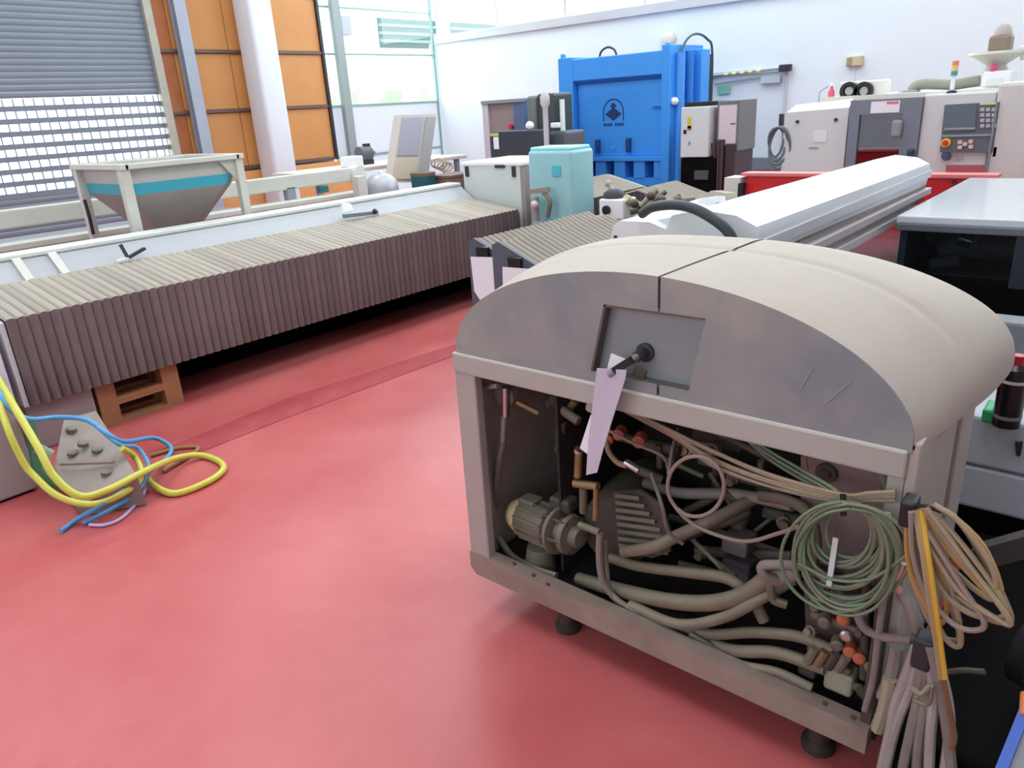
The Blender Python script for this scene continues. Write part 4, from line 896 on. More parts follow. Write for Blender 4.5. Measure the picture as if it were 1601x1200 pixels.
MB().box((-1.2, 2.52, 1.045), (-1.03, 4.98, 1.083)).build('groove', mat('groove_brown', (112, 96, 84), .35, .3), bm_)
MB().box((-1.25, 2.52, 1.01), (-.995, 4.75, 1.045)).build('lower_rail', mat('rail_pale', (216, 212, 214), .3, .1), bm_)
MB().box((-1.4, 3.9, .765), (-1.2, 4.2, 1.05)).build('leg', mat('leg_maroon', (96, 60, 66), .4), bm_)
MB().box((-1.35, 3.6, .765), (-1.15, 3.8, 1.05)).build('leg', mat('leg_maroon', (96, 60, 66), .4), bm_)
# housing
ho = thing('white_housing', 'rounded white housing in front of the beam behind the power unit', 'machine housing', (-1.5, 2.9, 0))
hy = 2.62
P = [pt(957, 402, hy), pt(955, 372, hy), pt(959, 352, hy), pt(968, 345, hy), pt(1015, 347, hy), pt(1050, 362, hy), pt(1085, 385, hy), pt(1100, 410, hy)]
b0 = P[0].copy(); b0.z = .7; b1 = P[-1].copy(); b1.z = .7
poly = P+[b1, b0]
m = MB(); far = [p+V3((0, .75, 0)) for p in poly]
m.prism(poly, (0, .75, 0)); m.build('casing', mat('housing_white', (214, 216, 218), .4), ho, True, 35)
MB().prism([P[4]+V3((0, .06, 0)), P[5]+V3((0, .06, 0)), P[6]+V3((0, .06, 0)), P[7]+V3((0, .06, 0)), pt(1200, 400, hy+.06), pt(1150, 385, hy+.06), pt(1120, 345, hy+.06), pt(1050, 340, hy+.06)], (0, .5, .0)).build('hood', whiteb, ho, True, 35)
for px, py in ((963, 370), (973, 395)): p = pt(px, py, hy-.002); MB().cyl(p, p-V3((0, .008, 0)), .007).build('screw', darkmetal, ho)
MB().box((P[0].x+.03, hy+.05, 0), (P[-1].x, hy+.7, .72)).build('base', nearblack, ho)
tag(MB().tube([pt(1004, 334, 2.6), pt(1020, 324, 2.55), pt(1052, 320, 2.50), pt(1085, 326, 2.46), pt(1118, 344, 2.44), pt(1140, 364, 2.44), pt(1152, 392, 2.44)], .019, 12).build('black_hose', mat('rubber_black', (44, 52, 58), .5), smooth=True), 'thick black hose arched over the white housing', 'hose')
MB().tube([pt(1068, 332, 2.8), pt(1090, 342, 2.75), pt(1120, 366, 2.6), pt(1140, 372, 2.6)], .005).build('thin_cable', steel_grey, ho, True)
tag(MB().prism([pt(1088, 316, 2.86), pt(1098, 309, 2.86), pt(1120, 306, 2.86), pt(1122, 316, 2.86), pt(1108, 322, 2.86)], (0, .08, -.01)).build('white_rag', white), 'crumpled white plastic scrap lying behind the black hose', 'scrap')
tag(MB().prism([pt(1096, 306, 3.0), pt(1112, 298, 3.0), pt(1135, 302, 3.0), pt(1138, 312, 3.0), pt(1115, 315, 3.0)], (0, .1, -.01)).build('beige_rag', mat('rag_beige', (176, 168, 150), .8)), 'beige rag lying beside the white beam behind the hose', 'rag')

# ------------------------------------------------------------ POWER UNIT (the main machine)
PX0, PX1, PY0, PY1 = -1.635, -.285, 1.60, 2.30
pu = thing('laser_power_unit', 'open dusty beige machine unit with domed hood and exposed hoses inside', 'machine', ((PX0+PX1)/2, (PY0+PY1)/2, 0))
XC = -.957
# hood: elliptical sections, swelling towards the middle
def hood_pt(y, a, grow=0):
    "a in [0,pi]: 0 = right foot"
    s = (y-PY0)/(2.42-PY0)
    hw = .672+.085*math.sin(min(s*1.25, 1)*PI/2) - (.10*max(0, (s-.80)/.2)**2)
    zb = .975
    h = .315+.012*math.sin(s*PI)-.16*max(0, (s-.55)/.45)**2.2
    n = 2+.45*min(1, s*2.2)
    ca, sa = math.cos(a), math.sin(a)
    x = hw*math.copysign(abs(ca)**(2/n), ca); z = h*abs(sa)**(2/n)
    return V3((XC+x, y, zb+z))
NA = 56
ys = [PY0, PY0+.004]+[PY0+.02+.8*(i/60) for i in range(61)]
def hood_part(a0, a1, name):
    m = MB(); vs = []; fs = []
    aa = [a0+(a1-a0)*i/NA for i in range(NA+1)]
    for y in ys:
        for a in aa:
            p = hood_pt(y, a)
            # shallow pressed crease running across the hood
            c = V3((XC, 0, .97)); e = (p-c); 
            f = math.exp(-((y-(1.86+.07*math.sin(a)))/.013)**2)*.006*min(1, max(0, (a-.35)*4))*min(1, max(0, (2.7-a)*4))
            d = V3((p.x-XC, 0, (p.z-.975)*1.5)); d = d.normalized() if d.length > 0 else d
            vs.append(p-d*f)
    L = NA+1
    for j in range(len(ys)-1):
        for i in range(NA): fs.append((j*L+i, j*L+i+1, (j+1)*L+i+1, (j+1)*L+i))
    # inner skin
    off = len(vs); c = V3((XC, 0, .975))
    for j, y in enumerate(ys):
        for i in range(L):
            v = vs[j*L+i]; d = V3((c.x-v.x, 0, c.z-v.z)); d = d.normalized() if d.length > 0 else d
            vs.append(v+d*.012)
    for j in range(len(ys)-1):
        for i in range(NA): fs.append((off+j*L+i+1, off+j*L+i, off+(j+1)*L+i, off+(j+1)*L+i+1))
    for i in range(NA):
        fs.append((i, off+i, off+i+1, i+1)); j = (len(ys)-1)*L; fs.append((j+i, j+i+1, off+j+i+1, off+j+i))
    for j in range(len(ys)-1):
        fs.append((j*L, (j+1)*L, off+(j+1)*L, off+j*L)); fs.append((j*L+NA, off+j*L+NA, off+(j+1)*L+NA, (j+1)*L+NA))
    return m.add(vs, fs).build(name, beige, pu, True, 35)
aseam = math.acos((-.893-XC)/.672)
hood_part(0, aseam-.006, 'hood'); hood_part(aseam+.006, PI, 'hood')
MB().tube([hood_pt(y, aseam)-V3((0, 0, .010)) for y in ys[::8]], .007, 6, 2).build('seam_gasket', darkmetal, pu, True)
sk = [y for y in ys if y <= PY1+.06]
m = MB(); n = len(sk)
for q_ in (0, .004):
    m.v += [hood_pt(y, 0)+V3((0, 0, .01-q_)) for y in sk]+[V3((PX1+.013-q_, min(y, PY1), .972-.06*(y-PY0)/.7-.02)) for y in sk]
for o_ in (0, 2*n):
    m.f += [(o_+i, o_+i+1, o_+n+i+1, o_+n+i) for i in range(n-1)]
m.build('hood_skirt', beige, pu, True)
# rear closing skin of the hood
m = MB(); back = [hood_pt(ys[-1], PI*i/40) for i in range(41)]
m.prism(back, (0, -.012, 0)); m.build('hood_rear', beige, pu)
# fascia with hatch opening: polygon strips around the hatch
hz1, hz0 = 1.199, 1.003
hxL1, hxR1, hxL0, hxR0 = -1.057, -.766, -1.104, -.806
def zarch(x):
    q = min(1, abs((x-XC)/.672)); return .975+.315*math.sqrt(max(0, 1-q*q))
def fascia(x0, x1, name):
    "arch segment between x0 and x1, notched for the hatch; front at PY0 with thickness"
    m = MB(); yf, yb = PY0-.004, PY0+.014
    N = 34; xs = sorted(set([x0+(x1-x0)*i/N for i in range(N+1)]+[v for v in (hxL0, hxL1, hxR0, hxR1) if x0 < v < x1]))
    for xa, xb in zip(xs[:-1], xs[1:]):
        xm = (xa+xb)/2
        def lowhatch(x):  # returns (bottom, top) of the hole at x
            if x <= hxL0 or x >= hxR1: return None
            top = hz1; bot = hz0
            if x < hxL1: top = hz0+(hz1-hz0)*(x-hxL0)/(hxL1-hxL0)
            if x > hxR0: bot = hz0+(hz1-hz0)*(x-hxR0)/(hxR1-hxR0)
            return bot, top
        if hxL0 < xm < hxR1:
            ha = lowhatch(min(max(xa, hxL0+1e-5), hxR1-1e-5)); hb = lowhatch(min(max(xb, hxL0+1e-5), hxR1-1e-5))
            m.prism([(xa, yf, ha[1]), (xb, yf, hb[1]), (xb, yf, zarch(xb)), (xa, yf, zarch(xa))], (0, yb-yf, 0))
            m.prism([(xa, yf, .965), (xb, yf, .965), (xb, yf, hb[0]), (xa, yf, ha[0])], (0, yb-yf, 0))
        else:
            m.prism([(xa, yf, .965), (xb, yf, .965), (xb, yf, zarch(xb)), (xa, yf, zarch(xa))], (0, yb-yf, 0))
    bm = bmesh.new(); vv = [bm.verts.new(v) for v in m.v]
    for f in m.f: bm.faces.new([vv[i] for i in f])
    bmesh.ops.remove_doubles(bm, verts=bm.verts, dist=1e-5); bm.verts.index_update()
    o = MB(); o.v = [v.co.copy() for v in bm.verts]; o.f = [tuple(v.index for v in f.verts) for f in bm.faces]; bm.free()
    return o.build(name, fascia_m, pu)
fascia(XC-.668, -.897, 'fascia_panel'); fascia(-.889, XC+.668, 'fascia_panel')
MB().prism([(hxL0-.01, PY0+.03, hz0-.005), (hxR0+.01, PY0+.03, hz0-.005), (hxR1+.01, PY0+.03, hz1+.01), (hxL1-.01, PY0+.03, hz1+.01)], (0, .006, 0)).build('hatch_plate', mat('hatch_grey', (138, 148, 152), .4, .1, dirt=.4, dirtcol=(124, 130, 132)), pu)
hm = mat('hatch_frame', (96, 88, 84), .6)
MB().bar((hxL1-.004, PY0+.012, hz1), (hxR1, PY0+.012, hz1+.002), .03, .014).bar((hxL1, PY0+.012, hz1), (hxL0, PY0+.012, hz0), .012, .03, up=(0, 1, 0)).bar((hxL0, PY0+.014, hz0-.004), (hxR0, PY0+.014, hz0-.004), .026, .012).build('hatch_frame', hm, pu)
scm = mat('scuff', (160, 160, 153), .6)
for (p0, p1) in (((1252, 606), (1272, 572)), ((1288, 632), (1328, 598))):
    MB().bar(U(*p0, 'Y', PY0-.0045), U(*p1, 'Y', PY0-.0045), .002, .0035, up=(0, 1, 0)).build('scuff_mark', scm, pu)
# knob with clip handle
kn = V3((-.947, PY0+.03, 1.098)); kn = U(1010, 550, 'Y', PY0+.03)
MB().lathe(kn, (0, -1, 0), [(0, .026), (.008, .026), (.01, .016), (.05, .014)], 18).build('lock_boss', darkmetal, pu, True)
MB().cyl(kn+V3((0, -.045, 0)), U(985, 565, 'Y', PY0-.04), .011).build('key_bar', grime, pu, True)
MB().bar(U(1003, 575, 'Y', PY0+.026), U(997, 592, 'Y', PY0+.026), .015, .035).build('hatch_catch', grime, pu)
t = thing('spring_clip', 'black clip pinching the mauve tag at the hatch lock', 'clip', U(965, 575, 'Y', PY0-.05))
MB().bar(U(988, 562, 'Y', PY0-.045), U(956, 582, 'Y', PY0-.052), .014, .02).build('jaw', black, t)
MB().cyl(U(960, 580, 'Y', PY0-.055), U(953, 584, 'Y', PY0-.055), .011).build('tip', steel_grey, t, True)
# paper tags
def ptag(pts_y, name, label, m):
    return tag(MB().prism([U(px, py, 'Y', y) for px, py, y in pts_y], (0, -.002, 0)).build(name, m), label, 'paper tag')
ptag([(934, 575, 1.545), (980, 578, 1.545), (978, 592, 1.545), (944, 700, 1.54), (934, 738, 1.54), (917, 742, 1.54), (920, 690, 1.545), (926, 640, 1.545)], 'paper_tag', 'long mauve paper tag hanging from the hatch lock over the opening', paper_p)
ptag([(956, 552, 1.575), (979, 561, 1.575), (972, 580, 1.575), (949, 578, 1.575)], 'paper_tag', 'white folded corner of paper above the black clip', white)
ptag([(924, 648, 1.57), (936, 662, 1.57), (930, 700, 1.57), (920, 710, 1.57), (907, 700, 1.57)], 'paper_tag', 'white paper edge showing left behind the mauve tag', white)

# frame
MB().bev((PX0-.005, PY0-.012, .905), (PX1-.01, PY0+.035, .972), .006).build('top_rail', frame_m, pu)
MB().bev((PX0-.004, PY0-.008, .21), (PX0+.085, PY0+.03, .906), .006).build('left_post', mat('post_pinkish', (168, 160, 156), .55, dirt=.4, dirtcol=(150, 136, 130)), pu)
MB().prism([(PX0-.005, PY0-.012, .16), (PX0+.02, PY0-.012, .135), (PX1-.01, PY0-.012, .135), (PX1-.01, PY0-.012, .21), (PX0-.005, PY0-.012, .225)], (0, .05, 0)).build('sill', sill_m, pu)
MB().box((PX1-.045, PY0, .80), (PX1-.012, PY0+.03, .906)).build('right_post', frame_m, pu)
MB().box((PX1-.035, PY0+.01, .21), (PX1-.012, PY0+.05, .80)).build('right_post', grime_d, pu)
sidem = mat('side_beige', (176, 167, 158), .55, dirt=.4, dirtcol=(160, 142, 132), scale=3)
def side(y0, y1, z0=.2, z1=.99, nm='side_panel'): return MB().bev((PX1-.012, y0, z0), (PX1+.012, y1, z1), .005).build(nm, sidem, pu)
side(PY0+.05, 2.02); side(PY0, PY0+.05, .78); side(2.11, PY1)
MB().box((PX1-.03, 2.02, .25), (PX1-.014, 2.11, .97)).build('side_slot', mat('slot_brown', (104, 90, 84), .6), pu)
MB().bev((PX1-.012, 2.02, .60), (PX1+.008, 2.05, .90), .003).build('slot_hinge', grime, pu)
MB().box((PX1-.012, 2.02, .93), (PX1+.012, 2.11, .99)).build('side_panel', sidem, pu)
MB().cyl((PX1+.012, PY1-.04, .965), (PX1+.03, PY1-.04, .965), .012).build('side_bolt', darkmetal, pu)
MB().bev((PX0, PY0+.03, .15), (PX0+.02, PY1, .98), .005).build('side_panel', sidem, pu)
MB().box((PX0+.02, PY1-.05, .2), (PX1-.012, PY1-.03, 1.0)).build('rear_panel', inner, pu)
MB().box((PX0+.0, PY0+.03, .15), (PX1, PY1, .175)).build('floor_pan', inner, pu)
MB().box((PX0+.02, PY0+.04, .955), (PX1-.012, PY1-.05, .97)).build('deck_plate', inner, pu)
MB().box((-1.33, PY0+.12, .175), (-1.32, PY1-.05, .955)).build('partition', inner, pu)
for (x, y) in ((-1.28, 1.68), (-.43, 1.68), (-1.28, 2.2), (-.43, 2.2)):
    MB().lathe((x, y, 0), (0, 0, 1), [(0, .045), (.02, .045), (.03, .03), (.15, .03)], 16).build('foot', mat('foot_dark', (60, 52, 50), .5), pu, True)
for px, py in ((805, 880), (835, 898), (857, 912), (1290, 1098), (1335, 1120)):
    p = U(px, py, 'Y', PY0-.012); MB().lathe(p, (0, -1, 0), [(0, .008), (.005, .007)], 10).build('bolt', grime_d, pu)

# --- interior, points given as pixel + depth plane
def Q(*pts): return [U(px, py, 'Y', y) for px, py, y in pts]
def line(name, pts, r, m, n=8): return MB().tube(Q(*pts), r, n).build(name, m, pu, True)
# big motor with louvred cover
mc = U(985, 800, 'Y', 1.95)
MB().lathe(mc, (.25, -1, .05), [(-.25, .10), (-.05, .125), (.12, .13), (.15, .12), (.16, .04)], 28).build('main_motor', grime_d, pu, True)
lv = MB().prism(Q((956, 768, 1.80), (1000, 766, 1.78), (1030, 786, 1.76), (1048, 830, 1.74), (1048, 862, 1.74), (1020, 872, 1.75), (970, 862, 1.78), (955, 820, 1.79)), (0, .01, 0)).build('louvre_plate', grime_d, pu)
for i in range(8):
    f = i/7
    a = (962+6*f, 774+f*78, 1.765); b = (1000+44*min(1, f*1.3), 779+f*85, 1.75)
    MB().bar(U(*a[:2], 'Y', a[2]), U(*b[:2], 'Y', b[2]), .012, .008, up=(0, -1, .4)).build('louvre', grime, lv)
# pump motor
pm0 = U(805, 800, 'Y', 1.74); pm1 = U(925, 848, 'Y', 1.70); dv = (pm1-pm0).normalized(); Lm = (pm1-pm0).length
pmx = mat('pump_olive', (106, 102, 88), .55, dirt=.5, dirtcol=(82, 77, 66), scale=14, dust=.4, dustcol=(146, 138, 120))
K = 1.22
def prof(p): return [(a*K, b*K*.95) for a, b in p]
MB().lathe(pm0, dv, prof([(-.012, .004), (-.008, .025), (.005, .045), (.03, .055), (.045, .056)]), 24).build('motor_cap', mat('cap_cream_tan', (206, 186, 150), .5, dirt=.5, dirtcol=(196, 150, 104), scale=9), pu, True)
mo = MB().lathe(pm0+dv*.045*K, dv, prof([(0, .056), (.005, .060), (.11, .060), (.115, .050)]), 24).build('pump_motor', pmx, pu, True)
u_ = dv.cross(V3((0, 0, 1))).normalized(); w_ = dv.cross(u_)
for k in range(14):
    th = 2*PI*k/14; e = (u_*math.cos(th)+w_*math.sin(th)); MB().bar(pm0+dv*.05*K+e*.059*K, pm0+dv*.155*K+e*.059*K, .005, .009, up=tuple(e)).build('cooling_fin', pmx, mo)
MB().lathe(pm0+dv*.165*K, dv, prof([(0, .060), (.012, .072), (.022, .072), (.026, .042), (.045, .036), (.05, .058), (.068, .058), (.072, .032), (.095, .028), (.097, .018)]), 22).build('pump_head', grime, pu, True)
for k in range(6):
    th = 2*PI*k/6; e = (u_*math.cos(th)+w_*math.sin(th)); MB().cyl(pm0+dv*.150*K+e*.058*K, pm0+dv*.235*K+e*.050*K, .006, n=8).build('flange_bolt', grime_d, pu, True)
MB().bev(pm0+dv*.08+V3((-.03, -.03, .05)), pm0+dv*.08+V3((.04, .03, .085)), .008).build('terminal_box', pmx, pu)
p = U(845, 872, 'Y', 1.72)
MB().lathe((p.x, 1.72, p.z-.07), (0, 0, 1), [(-.03, .055), (.04, .06), (.12, .045)], 16).build('pump_foot', grime, pu, True)
MB().bev(U(858, 795, 'Y', 1.72), U(905, 775, 'Y', 1.78), .01).build('pump_bracket', grime_d, pu)
# brass riser and pipes
for (p0, p1, r, mm) in (((903, 745, 1.66), (905, 706, 1.66), .012, brass), ((904, 706, 1.66), (906, 702, 1.66), .015, chrome), ((898, 755, 1.66), (935, 760, 1.66), .013, brass), ((912, 762, 1.67), (912, 800, 1.68), .013, grime), ((932, 760, 1.66), (931, 812, 1.66), .009, brass), ((906, 820, 1.66), (938, 832, 1.65), .012, grime), ((790, 605, 1.7), (790, 650, 1.7), .014, chrome), ((752, 606, 1.68), (778, 603, 1.68), .008, frame_m), ((808, 628, 1.72), (842, 645, 1.75), .010, brass), ((788, 650, 1.7), (786, 690, 1.7), .010, steel_grey), ((880, 660, 1.75), (872, 705, 1.75), .013, grime_d), ((878, 640, 1.75), (905, 658, 1.75), .016, grime), ((925, 640, 1.75), (930, 622, 1.75), .02, frame_m), ((900, 625, 1.78), (885, 645, 1.78), .014, brass)):
    MB().cyl(U(*p0[:2], 'Y', p0[2]), U(*p1[:2], 'Y', p1[2]), r, n=12).build('pipe', mm, pu, True)
p = U(787, 618, 'Y', 1.72)
MB().lathe(p+V3((0, .03, 0)), (0, -1, 0), [(0, .042), (.03, .042), (.035, .03)], 20).build('gauge', mat('gauge_grey', (150, 140, 136), .4, .3), pu, True)
MB().lathe(U(798, 620, 'Y', 1.75), (0, -1, 0), [(0, .03), (.012, .03)], 18).build('gauge_ring', rust, pu, True)
line('hose', [(787, 690, 1.7), (780, 720, 1.7), (774, 790, 1.72), (776, 840, 1.75)], .011, hose_l)
line('hose', [(780, 840, 1.72), (800, 868, 1.70), (835, 888, 1.66), (870, 900, 1.66)], .012, hose_m)
line('hose', [(938, 832, 1.65), (937, 870, 1.65), (942, 905, 1.65), (962, 935, 1.66), (990, 955, 1.66)], .011, hose_l)
line('hose', [(945, 845, 1.68), (948, 885, 1.67), (955, 925, 1.66), (985, 950, 1.65), (1030, 968, 1.65)], .009, hose_m)
# valve row
for px, py, r in ((955, 680, .018), (972, 672, .018), (1003, 683, .02)):
    MB().lathe(U(px, py, 'Y', 1.80), (.3, -1, 0), [(0, r), (.04, r), (.045, r*.6)], 14).build('valve_cap', rust, pu, True)
MB().cyl(U(930, 672, 'Y', 1.84), U(1062, 705, 'Y', 1.84), .016).build('manifold', grime_d, pu, True)
for px in (1030, 1050): MB().cyl(U(px, 695, 'Y', 1.82), U(px+2, 730, 'Y', 1.82), .01).build('pipe', grime_d, pu, True)
line('hose', [(948, 688, 1.76), (952, 706, 1.74), (965, 722, 1.72), (980, 728, 1.72)], .009, cable_b)
MB().cyl(U(978, 722, 'Y', 1.72), U(1000, 735, 'Y', 1.72), .013).build('hose_ferrule', chrome, pu, True)
MB().cyl(U(1000, 735, 'Y', 1.72), U(1035, 750, 'Y', 1.74), .014).build('pipe', grime_d, pu, True)
# large hoses
line('hose', [(975, 862, 1.72), (1020, 855, 1.7), (1062, 836, 1.72), (1130, 805, 1.8), (1200, 770, 1.95), (1262, 760, 2.1)], .019, hose_m, 12)
line('hose', [(955, 872, 1.76), (1000, 885, 1.74), (1080, 895, 1.72), (1140, 905, 1.70), (1175, 935, 1.70), (1195, 970, 1.70)], .017, hose_m, 12)
line('hose', [(905, 905, 1.72), (960, 920, 1.70), (1040, 938, 1.68), (1110, 942, 1.66), (1165, 928, 1.66), (1210, 895, 1.66)], .024, hose_m, 12)
line('hose', [(985, 945, 1.66), (1060, 975, 1.64), (1130, 965, 1.64), (1190, 935, 1.65), (1240, 905, 1.7)], .016, hose_m, 10)
line('hose', [(1010, 965, 1.70), (1100, 990, 1.68), (1180, 988, 1.67), (1250, 995, 1.66), (1310, 1020, 1.66)], .016, hose_m, 10)
line('hose', [(1060, 985, 1.72), (1140, 1015, 1.66), (1215, 1020, 1.66), (1290, 1045, 1.66)], .018, hose_m, 10)
line('hose', [(1080, 992, 1.66), (1150, 1035, 1.64), (1215, 1050, 1.64), (1270, 1075, 1.64)], .013, hose_m, 10)
line('hose', [(1010, 755, 1.95), (1060, 770, 1.9), (1150, 772, 1.9), (1240, 790, 1.85)], .018, hose_l, 10)
line('hose', [(1130, 770, 1.88), (1170, 800, 1.9), (1100, 830, 1.9), (1060, 845, 1.9)], .012, grime_d, 10)
line('hose', [(1190, 775, 1.85), (1225, 780, 1.8), (1262, 800, 1.75), (1275, 850, 1.7), (1262, 900, 1.7)], .016, grime, 10)
line('hose', [(1080, 840, 1.9), (1110, 870, 1.88), (1150, 900, 1.85)], .009, grime, 8)
line('hose', [(1100, 640, 1.9), (1180, 665, 1.85), (1260, 690, 1.8), (1340, 700, 1.75), (1375, 735, 1.72), (1392, 775, 1.7)], .013, grime, 10)
line('hose', [(1060, 645, 1.9), (1150, 690, 1.85), (1230, 730, 1.85), (1290, 760, 1.85)], .010, grime_d, 8)
# bundles of beige cables running from top left to the tie
for i in range(7):
    o = i*3.0; w_i = (0, 9, -4, 6, 12, -2, 4)[i]; mm = (cable_b, cable_b, cable_p, cable_b, hose_m, cable_b, cable_p)[i]
    line('cable', [(955+o, 628+o*.7, 1.75), (1040+o, 668+o, 1.68), (1110-o*.2, 702+o*.9+w_i, 1.63), (1200, 740+o*.9+w_i*.7, 1.60), (1315, 772+o*.7, 1.575), (1360, 770+o*.7, 1.575), (1400, 768+o*.8, 1.575)], .0045, mm, 6)
for i in range(3):
    o = i*7; line('cable', [(1080+o*3, 640+o*.5, 1.8), (1150+o*1.5, 672+o*1.3, 1.72), (1215, 712+o, 1.65), (1290, 755+o, 1.59), (1318, 775+o*.4, 1.575)], .004, cable_g, 6)
# single ring
ring = [(1088+44*math.cos(a), 760+47*math.sin(a), 1.60+.006*math.sin(a)) for a in [PI*.75+j*2*PI/16 for j in range(17)]]
line('cable', ring+[(1075, 812, 1.61), (1110, 832, 1.61), (1165, 846, 1.62), (1215, 834, 1.62), (1250, 822, 1.6)], .0055, cable_p, 7)
line('cable', [(1045, 740, 1.62), (1052, 700, 1.7), (1060, 670, 1.8)], .005, cable_p, 7)
line('cable', [(1018, 740, 1.7), (1035, 790, 1.66), (1045, 830, 1.66), (1068, 850, 1.68)], .006, grime, 7)
line('cable', [(930, 660, 1.72), (985, 690, 1.72), (1035, 712, 1.75), (1045, 735, 1.78)], .005, cable_p, 7)
line('cable', [(1085, 845, 1.8), (1120, 880, 1.76), (1160, 930, 1.74)], .006, grime, 7)
line('cable', [(1230, 660, 1.8), (1255, 700, 1.78), (1262, 735, 1.76)], .004, cable_p, 6)
# plates and blocks to the right
MB().prism(Q((1252, 712, 1.80), (1330, 712, 1.80), (1395, 745, 1.80), (1398, 800, 1.80), (1330, 930, 1.80), (1252, 860, 1.80)), (0, .02, 0)).build('mounting_plate', pinkgrey, pu)
MB().lathe(U(1293, 738, 'Y', 1.80), (0, -1, 0), [(0, .028), (.012, .026), (.012, .014), (.02, .012)], 18).build('grommet', grime_d, pu, True)
MB().bev(U(1126, 862, 'Y', 1.93), U(1186, 830, 'Y', 2.02), .01).build('pale_block', pinkgrey, pu)
MB().bev(U(1126, 905, 'Y', 1.93), U(1190, 866, 'Y', 2.02), .01).build('block', mat('slate_lilac', (104, 98, 106), .6), pu)
MB().bev(U(1140, 826, 'Y', 1.95), U(1175, 806, 'Y', 2.02), .02).build('block', grime, pu)
MB().prism(Q((1255, 880, 1.72), (1345, 935, 1.72), (1350, 1060, 1.72), (1262, 1030, 1.72)), (0, .04, 0)).build('lower_plate', mat('lower_plate', (88, 78, 76), .6, dirt=.6, dirtcol=(64, 56, 52), scale=8), pu)
# pipework and fittings further inside
random.seed(23)
dusty = mat('dusty_brown_pipe', (112, 98, 84), .7, dirt=.6, dirtcol=(80, 68, 58), scale=12, dust=.4, dustcol=(140, 128, 110))
for (a0, a1, r) in (((880, 628), (868, 700), .010), ((896, 650), (925, 668), .014), ((862, 618), (905, 632), .010), ((905, 700), (935, 690), .011), ((1060, 690), (1120, 700), .014), ((1095, 720), (1180, 742), .012), ((1120, 690), (1118, 760), .010), ((1150, 745), (1215, 762), .013), ((1190, 720), (1188, 780), .010), ((1070, 800), (1130, 770), .012), ((1090, 860), (1240, 870), .016), ((1060, 880), (1200, 915), .012), ((1195, 800), (1250, 812), .015), ((1160, 845), (1245, 780), .006), ((1110, 740), (1150, 800), .007), ((1035, 715), (1100, 745), .008)):
    MB().cyl(U(*a0, 'Y', 2.02+random.uniform(-.08, .08)), U(*a1, 'Y', 2.02+random.uniform(-.08, .08)), r*1.15, n=10).build('pipe', random.choice((dusty, grime_d, grime)), pu, True)
for px, py in ((870, 625), (893, 640), (884, 672), (918, 655), (905, 690), (1075, 705), (1120, 700), (1150, 742), (1190, 745), (1215, 765), (1225, 812), (1100, 860), (1205, 880)):
    MB().lathe(U(px, py, 'Y', 1.92+random.uniform(-.05, .05)), (random.uniform(-.6, .6), -1, random.uniform(-.3, .5)), [(0, .020), (.02, .020), (.022, .014), (.04, .014)], 8).build('fitting', random.choice((dusty, grime, brass)), pu, True)
for px, py in ((1268, 900), (1292, 915), (1275, 940), (1312, 930), (1345, 950), (1270, 985), (1300, 1030), (1352, 985), (1360, 1040), (1388, 1020), (1345, 1075), (1378, 955), (1330, 900), (1372, 900)):
    MB().lathe(U(px, py, 'Y', 1.66+random.uniform(-.02, .03)), (random.uniform(-.7, .7), -1, random.uniform(-.2, .6)), [(0, .015), (.018, .015), (.02, .010), (.036, .010)], 8).build('fitting', random.choice((dusty, grime_d, grime)), pu, True)
for a0, a1 in (((1262, 905), (1340, 950)), ((1270, 960), (1352, 990)), ((1355, 900), (1350, 1060)), ((1378, 880), (1372, 1010)), ((1290, 1050), (1365, 1085)), ((1265, 1010), (1330, 1052))):
    MB().cyl(U(*a0, 'Y', 1.69), U(*a1, 'Y', 1.67), .011, n=10).build('pipe', random.choice((dusty, grime_d)), pu, True)
MB().bev(U(1200, 690, 'Y', 2.1), U(1250, 655, 'Y', 2.2), .01).build('block', dusty, pu)
MB().bev(U(1080, 690, 'Y', 2.1), U(1180, 655, 'Y', 2.2), .01).build('block', grime_d, pu)
# elbow fittings
MB().tube(Q((1250, 884, 1.62), (1215, 882, 1.60), (1192, 884, 1.60), (1195, 898, 1.60), (1215, 905, 1.62)), .013, 10, 4).build('pipe_elbow', hose_l, pu, True)
MB().cyl(U(1210, 905, 'Y', 1.63), U(1245, 895, 'Y', 1.64), .02).build('pipe', pinkgrey, pu, True)
line('pipe', [(1205, 905, 1.62), (1208, 935, 1.63), (1230, 945, 1.64)], .012, grime)
MB().tube(Q((1300, 935, 1.6), (1335, 945, 1.6), (1350, 980, 1.6), (1385, 996, 1.6), (1440, 1000, 1.57)), .011, 10).build('pipe', pinkgrey, pu, True)
MB().cyl(U(1425, 996, 'Y', 1.57), U(1450, 1004, 'Y', 1.57), .018).build('pipe_union', grime_d, pu, True)
for (px, py, m_) in ((1320, 960, rust), (1330, 1010, rust), (1345, 1020, rust), (1310, 1000, grime), (1290, 965, grime), (1325, 985, chrome)):
    MB().lathe(U(px, py, 'Y', 1.68), (.2, -1, .1), [(0, .016), (.03, .016), (.035, .010)], 12).build('valve_cap', m_, pu, True)
MB().bev(U(1285, 1075, 'Y', 1.66), U(1345, 1040, 'Y', 1.72), .01).build('valve_block', mat('block_pale', (164, 160, 142), .6, dirt=.5, dirtcol=(120, 112, 98), scale=10), pu)
MB().bev(U(1245, 1055, 'Y', 1.67), U(1285, 1028, 'Y', 1.72), .01).build('valve_block', grime_d, pu)
for i in range(4): line('pipe', [(1262+i*16, 1035+i*4, 1.64), (1275+i*16, 1012+i*5, 1.64)], .012, (grime, brass, grime_d, grime)[i])
line('hose', [(1405, 905, 1.60), (1412, 930, 1.58), (1425, 950, 1.57), (1435, 985, 1.57)], .014, hose_l, 10)
